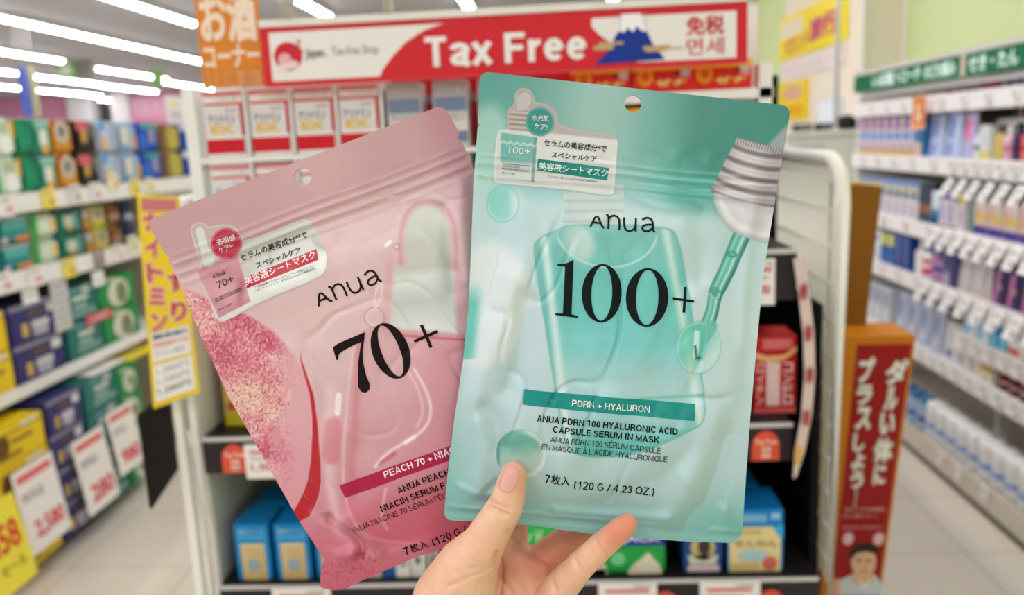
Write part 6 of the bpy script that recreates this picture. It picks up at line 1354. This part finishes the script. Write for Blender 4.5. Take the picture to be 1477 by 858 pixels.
    g = ramp((y - 300 + .12 * (x - 610)) / 180, [(0, (218, 222, 216)), (.3, (204, 206, 198)), (.48, (196, 198, 194)), (.55, (222, 226, 224)), (.75, (196, 204, 204)), (1, (236, 240, 240))])
    col = col * (1 - m[:, None]) + g * m[:, None]
    # clear drops
    for cx_, cy_, r in ((544, 457, 14), (575, 357, 3.5), (540, 420, 3), (527, 418, 2.5)):
        e = np.hypot(x - cx_, y - cy_) - r; col = mixc(col, np.exp(-(e / 1.2) ** 2) * .6, (206, 120, 140)); col = mixc(col, np.exp(-((e + 2.5) / 1.4) ** 2) * .5 * (x < cx_ + 4), (250, 236, 240))
    e = ell_sd(x, y, 549, 425, 4, 17, 12); col = mixc(col, np.exp(-(e / 1.2) ** 2) * .7, (248, 228, 232)); col = mixc(col, (1 - sst(2, 4, seg_dist(x, y, [(560, 355), (566, 350)]))) * .9, (250, 246, 248))
    # bottom of the pouch
    col = mixc(col, sst(520, 600, v - .2 * (u - 300)) * .35, (196, 84, 110)); col = mixc(col, sst(.55, .75, noise2(x / 2.4, y / 2.4, 70)) * (1 - sst(14, 34, seg_dist(x, y, [(472, 834), (505, 820), (530, 806)]))) * .4, (168, 40, 78))
    return col
pink = Pouch(DP, P_OUT, (437, 255, 12.5), p_h, p_paint)
INKP = (22, 12, 14)
logo(pink, (465.2, 441.5), (554.2, 406.5), INKP, 2.9)
c2 = lambda P: cmap(P, 2.86, 440, 280)
pink.poly(c2([(128, 628), (150, 612), (258, 566), (256, 592), (249, 640), (251, 690), (264, 745), (277, 775), (277, 798), (262, 812), (243, 808), (231, 788), (230, 740), (231, 690), (238, 640), (244, 606), (215, 618), (180, 636), (160, 648), (151, 660), (151, 676), (143, 680)]), INKP, .0003)
pink.ring(*c2([(362, 642)])[0], 74 / 2.86, 117 / 2.86, -21, INKP, inner=(37 / 2.86, 109 / 2.86))
pink.poly(c2([(455, 599), (551, 557), (556, 568), (460, 610)]), INKP, .0003); pink.poly(c2([(481, 539), (493, 534), (533, 626), (521, 631)]), INKP, .0003)
MAG = mat((176, 30, 78), rough=.3)
pink.poly([(494, 695), (740, 606), (746, 624), (502, 713)], MAG, .0002)
pink.gro('PEACH 70 + NIACIN', (559, 684.5), (672, 642.5), 9.6, (250, 236, 240), .165, .0004)
pink.gro('ANUA PEACH 70', (578, 707), (668, 672.5), 9.4, INKP, .18)
pink.gro('NIACIN SERUM FACE', (554, 733.5), (668, 690), 9.4, INKP, .18)
pink.gro('ANUA NIACINE 70 SÉRUM PÊCHE', (511, 764), (660, 709), 8.4, (60, 24, 34), .105)
pink.gro('7', (585, 800.5), (593, 797.5), 12.5, INKP, .15); pink.text('枚入', (595, 797.5), (619, 788.5), 14.0, INKP, .014)
pink.gro('(120 G / 4.23 OZ.)', (626, 787), (735, 743), 11.5, INKP, .14)
pink_root = empty('face_mask_pouch'); pink_root.matrix_world = pink.frame()
tag(pink_root, 'pink sheet mask pouch printed 70+, tilted and tucked behind the teal one', 'pouch')
pink.build('pouch_body', pink_root, .36, (200, 150, 160))
cq = lambda P: cmap(P, 5.048, 270, 300)
PS_OUT = smooth_poly(cq([(25, 160), (40, 125), (85, 100), (130, 110), (160, 140), (215, 128), (290, 118), (350, 135), (400, 200), (420, 250), (820, 85), (870, 80), (905, 110), (990, 250), (1040, 330), (1045, 440), (1000, 510), (560, 690), (300, 828), (245, 820), (215, 780), (120, 570), (60, 470), (120, 440), (60, 290)]), 1)
def ps_paint(x, y):
    X = (x - 270) * 5.048; Y = (y - 300) * 5.048; e = seg_dist(x, y, PS_OUT, True)
    col = np.tile(np.array((196, 196, 192), float), (len(x), 1)); w_ = X + (Y - 300) * .35
    col = mixc(col, sst(520, 640, Y + .35 * X - 100) * .8, (232, 236, 236))
    col = mixc(col, 1 - sst(300, 420, w_), (198, 176, 178))
    col = mixc(col, 1 - sst(0, 3, e), (214, 208, 204))
    bt = 1 - sst(-3, 3, poly_sd(X, Y, [(75, 455), (370, 345), (500, 680), (250, 800)]))
    col = mixc(col, bt, (206, 146, 158)); col = mixc(col, bt * np.exp(-(((X - 420) / 40) ** 2 + ((Y - 600) / 110) ** 2)) * .8, (164, 78, 100)); col = mixc(col, bt * np.exp(-(((X - 260) / 110) ** 2 + ((Y - 470) / 40) ** 2)) * .5, (178, 112, 128))
    dr = 1 - sst(-3, 4, seg_dist(X, Y, [(95, 170), (130, 300)]) - 30); col = mixc(col, dr, (214, 222, 218)); dr = 1 - sst(-3, 4, seg_dist(X, Y, [(150, 340), (160, 385)]) - 44); col = mixc(col, dr, (208, 214, 210))
    return col
ps = Decal(pink, PS_OUT, ps_paint)
ps.text('セラムの美容成分*²で', cq([(402, 394)])[0], cq([(888, 218)])[0], 11.5, (20, 20, 22), .014)
ps.text('スペシャルケア', cq([(525, 446)])[0], cq([(845, 330)])[0], 9.6, (20, 20, 22), .014)
ps.poly(cq([(440, 508), (955, 302), (978, 380), (465, 588)]), mat((192, 26, 52), rough=.3), .0001)
ps.text('美容液シートマスク', cq([(458, 566)])[0], cq([(960, 368)])[0], 12.5, (246, 236, 238), .012)
ps.text('*¹ 保湿効果でうるおいを与えてキメを整えること', cq([(530, 588)])[0], cq([(945, 436)])[0], 3.6, (40, 40, 42), .004)
ps.text('*² ナイアシンアミド、モモ花エキス(全て整肌成分)', cq([(530, 616)])[0], cq([(960, 454)])[0], 3.6, (40, 40, 42), .004)
logo(ps, cq([(198, 512)])[0], cq([(290, 478)])[0], (40, 20, 26), .8)
ps.text('70+', cq([(242, 590)])[0], cq([(362, 538)])[0], 11, (36, 14, 22), .0)
for a, b in (((214, 672), (420, 590)), ((222, 688), (425, 604)), ((248, 746), (356, 702))):
    ps.text('ANUA PEACH 70 NIACIN SERUM' if a[0] < 240 else '30ml / 1.01', cq([a])[0], cq([b])[0], 2.6, (36, 14, 22), .01)
pso = ps.build('sticker', pink_root, .25); pso['label'] = 'silver foil sticker'
badge(pso, pink, *cq([(290, 260)])[0], 22.5, (186, 20, 62), '透明感', 'ケア*¹', -.32, (236, 170, 190))

# ------------------------------------------------------------------ the hand
def hp(px, py, dz): return campt(px, py, DT - dz * .001)
HB = bmesh.new()
def limb(nodes):                                # nodes: (px, py, dz mm, radius px); a chain of tapering round joints
    for (a, b) in zip(nodes[:-1], nodes[1:]):
        A, B = hp(*a[:3]), hp(*b[:3]); ra = a[3] * (DT - a[2] * .001) / FPX; rb = b[3] * (DT - b[2] * .001) / FPX
        n = max(3, int((B - A).length / .0022))
        for i in range(n + 1):
            t = i / n; r = ra + (rb - ra) * t
            bmesh.ops.create_icosphere(HB, subdivisions=3 if r > .008 else 2, radius=r, matrix=Matrix.Translation(A.lerp(B, t)))
limb([(741, 685, 14.5, 20.5), (736, 706, 15, 23.5), (730, 728, 15, 26), (716, 752, 14.5, 28), (696, 786, 12, 32), (672, 822, 6, 46), (655, 870, 0, 62)])      # thumb and its ball
limb([(655, 870, 0, 62), (660, 960, -8, 76), (650, 1090, -14, 80), (640, 1320, -20, 90)])
limb([(735, 860, -18, 44), (735, 940, -16, 66), (700, 1030, -14, 76)])
limb([(790, 870, -16, 40), (775, 960, -16, 62), (720, 1060, -14, 74)])
limb([(745, 812, -24, 33), (762, 858, -19, 38), (770, 930, -16, 55)])
limb([(905, 755, 13, 15.5), (893, 765, 13.5, 18.5), (868, 787, 12, 20.5), (838, 815, 8, 21.5), (806, 850, -2, 25), (785, 900, -12, 36)])                         # little finger, in front of the film
limb([(765, 835, -22, 30), (785, 806, -21, 25), (812, 786, -23, 25), (842, 768, -27, 23), (872, 730, -33, 21.5), (884, 690, -32, 20), (888, 650, -30, 17)])        # ring finger, behind
limb([(738, 830, -24, 30), (738, 790, -27, 22), (742, 752, -34, 21), (768, 690, -37, 20), (790, 630, -35, 19), (800, 580, -32, 16)])                              # middle finger, behind
limb([(700, 830, -22, 32), (700, 790, -28, 23), (696, 730, -36, 21.5), (706, 660, -38, 20), (720, 600, -36, 18.5), (728, 556, -33, 15.5)])                         # forefinger, behind
hm = bpy.data.meshes.new('hand'); HB.to_mesh(hm); HB.free()
ho = bpy.data.objects.new('hand', hm); COL.objects.link(ho)
md = ho.modifiers.new('r', 'REMESH'); md.mode = 'VOXEL'; md.voxel_size = .0009
md = ho.modifiers.new('s', 'SMOOTH'); md.factor = .5; md.iterations = 9
hme = bpy.data.meshes.new_from_object(ho.evaluated_get(bpy.context.evaluated_depsgraph_get()))
bpy.data.objects.remove(ho)
nv = len(hme.vertices); co = np.empty(nv * 3); hme.vertices.foreach_get('co', co); co = co.reshape(-1, 3)
no = np.empty(nv * 3); hme.vertices.foreach_get('normal', no); no = no.reshape(-1, 3)
R3 = np.array(CAMROT); cc = (co - np.array(EYE)) @ R3; hx = CX - FPX * cc[:, 0] / cc[:, 2]; hy = CY + FPX * cc[:, 1] / cc[:, 2]; hz = (DT + cc[:, 2]) * 1000
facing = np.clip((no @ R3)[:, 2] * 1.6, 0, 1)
co2 = co.copy()
def crease(pts, depth, wd, only=None):
    global co2
    k = np.exp(-(seg_dist(hx, hy, smooth_poly(pts, 2, False)) / (wd * 1.45)) ** 2) * facing
    if only is not None: k = k * only
    co2 = co2 - no * (k * depth * 1.5)[:, None]
front = sst(-15, -3, hz); cz = lambda P: cmap(P, 3.6925, 560, 640)
crease(cz([(522, 322), (560, 345), (630, 378)]), .0018, 2.2, front); crease(cz([(535, 300), (590, 330), (640, 345)]), .0011, 2, front); crease(cz([(520, 345), (560, 372), (600, 384)]), .0011, 2, front)
crease(cz([(590, 620), (500, 655), (430, 670)]), .0005, 2.4, front); crease(cz([(570, 655), (470, 700), (330, 755)]), .0006, 2.6, front); crease(cz([(560, 700), (500, 722), (420, 750)]), .0003, 2.2, front)
crease(cz([(585, 590), (600, 680), (585, 800), (600, 860)]), .0022, 3.2); crease(cz([(590, 690), (640, 760), (700, 830)]), .0011, 2.6)
crease(cz([(1110, 520), (1130, 570), (1170, 600)]), .0007, 2.0, front); crease(cz([(990, 610), (1010, 660), (1040, 690)]), .0007, 2.0, front); crease(cz([(840, 650), (870, 720), (890, 790)]), .0009, 2.4)
crease(cz([(640, 470), (690, 500), (760, 600), (830, 655)]), .0010, 2.6); crease(cz([(900, 470), (950, 520), (1000, 530)]), .0006, 2.2)
mot = noise2(hx / 9, hy / 9, 80) * .5 + noise2(hx / 3.5, hy / 3.5, 81) * .5
co2 = co2 + no * ((mot - .5) * .00025)[:, None]
hme.vertices.foreach_set('co', co2.ravel()); hme.update()
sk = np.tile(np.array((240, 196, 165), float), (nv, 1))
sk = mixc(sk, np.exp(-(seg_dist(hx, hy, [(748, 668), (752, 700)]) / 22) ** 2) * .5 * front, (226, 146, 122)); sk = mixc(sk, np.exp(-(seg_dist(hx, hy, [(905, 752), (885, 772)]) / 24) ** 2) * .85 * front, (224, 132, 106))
sk = mixc(sk, np.exp(-(seg_dist(hx, hy, [(760, 830), (800, 800), (850, 765)]) / 38) ** 2) * .8 * (1 - front), (206, 122, 96)); sk = mixc(sk, np.exp(-(seg_dist(hx, hy, [(760, 850), (740, 800)]) / 30) ** 2) * .4, (228, 158, 130))  # shade on the fingers behind is put into the skin colour; palm pinker
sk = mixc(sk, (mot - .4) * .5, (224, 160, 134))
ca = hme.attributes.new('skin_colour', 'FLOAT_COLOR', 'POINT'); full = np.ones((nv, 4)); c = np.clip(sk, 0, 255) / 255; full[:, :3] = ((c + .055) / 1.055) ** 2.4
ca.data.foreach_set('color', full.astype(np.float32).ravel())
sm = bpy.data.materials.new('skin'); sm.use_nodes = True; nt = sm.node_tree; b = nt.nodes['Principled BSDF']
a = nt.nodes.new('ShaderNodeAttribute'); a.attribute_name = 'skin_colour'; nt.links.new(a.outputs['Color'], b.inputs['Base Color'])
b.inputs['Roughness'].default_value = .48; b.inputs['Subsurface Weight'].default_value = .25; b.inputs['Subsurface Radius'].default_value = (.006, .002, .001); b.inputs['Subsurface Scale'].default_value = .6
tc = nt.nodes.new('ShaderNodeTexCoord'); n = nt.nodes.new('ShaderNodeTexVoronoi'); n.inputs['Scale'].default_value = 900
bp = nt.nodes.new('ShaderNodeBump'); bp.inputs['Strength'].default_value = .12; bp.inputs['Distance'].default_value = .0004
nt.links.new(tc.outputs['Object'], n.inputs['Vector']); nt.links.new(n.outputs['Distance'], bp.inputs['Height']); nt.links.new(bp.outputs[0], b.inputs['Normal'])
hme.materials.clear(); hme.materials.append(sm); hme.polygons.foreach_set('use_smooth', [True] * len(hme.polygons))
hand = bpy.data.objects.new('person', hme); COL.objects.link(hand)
tag(hand, 'hand of a person holding the two pouches between thumb and fingers', 'person')
# thumb nail, laid on the skin
bv = BVHTree.FromPolygons([tuple(p) for p in co2], [tuple(p.vertices) for p in hme.polygons])
NP_ = smooth_poly(cz([(638, 102), (676, 108), (700, 145), (703, 198), (676, 248), (640, 272), (598, 258), (578, 230), (592, 185), (610, 138)]), 2)
pts = [Vector(p) for p in NP_]; n0 = len(pts)
gx, gy = np.meshgrid(np.arange(715, 752, 1.5), np.arange(664, 715, 1.5)); gx, gy = gx.ravel(), gy.ravel(); k = inside(gx, gy, NP_) & (seg_dist(gx, gy, NP_, True) > .8)
pts += [Vector((p, q)) for p, q in zip(gx[k], gy[k])]
r = delaunay_2d_cdt(pts, [(i, (i + 1) % n0) for i in range(n0)], [], 1, 1e-5)
nvs = []
for p in r[0]:
    d = (CAMROT @ cray(p.x, p.y)).normalized(); hit = bv.ray_cast(EYE, d)
    e = float(seg_dist(np.array([p.x]), np.array([p.y]), NP_, True)[0])
    nvs.append((hit[0] if hit[0] is not None else EYE + d * .4) - d * (.00045 * min(1, e / 3.0) - .0001))
nm = MB(); nm.add(nvs, [tuple(f)[::-1] for f in r[2]], mat((226, 166, 156), rough=.22, coat=.4), True)
nail = nm.build('thumb_nail', hand); nail['label'] = 'pale glossy thumb nail'
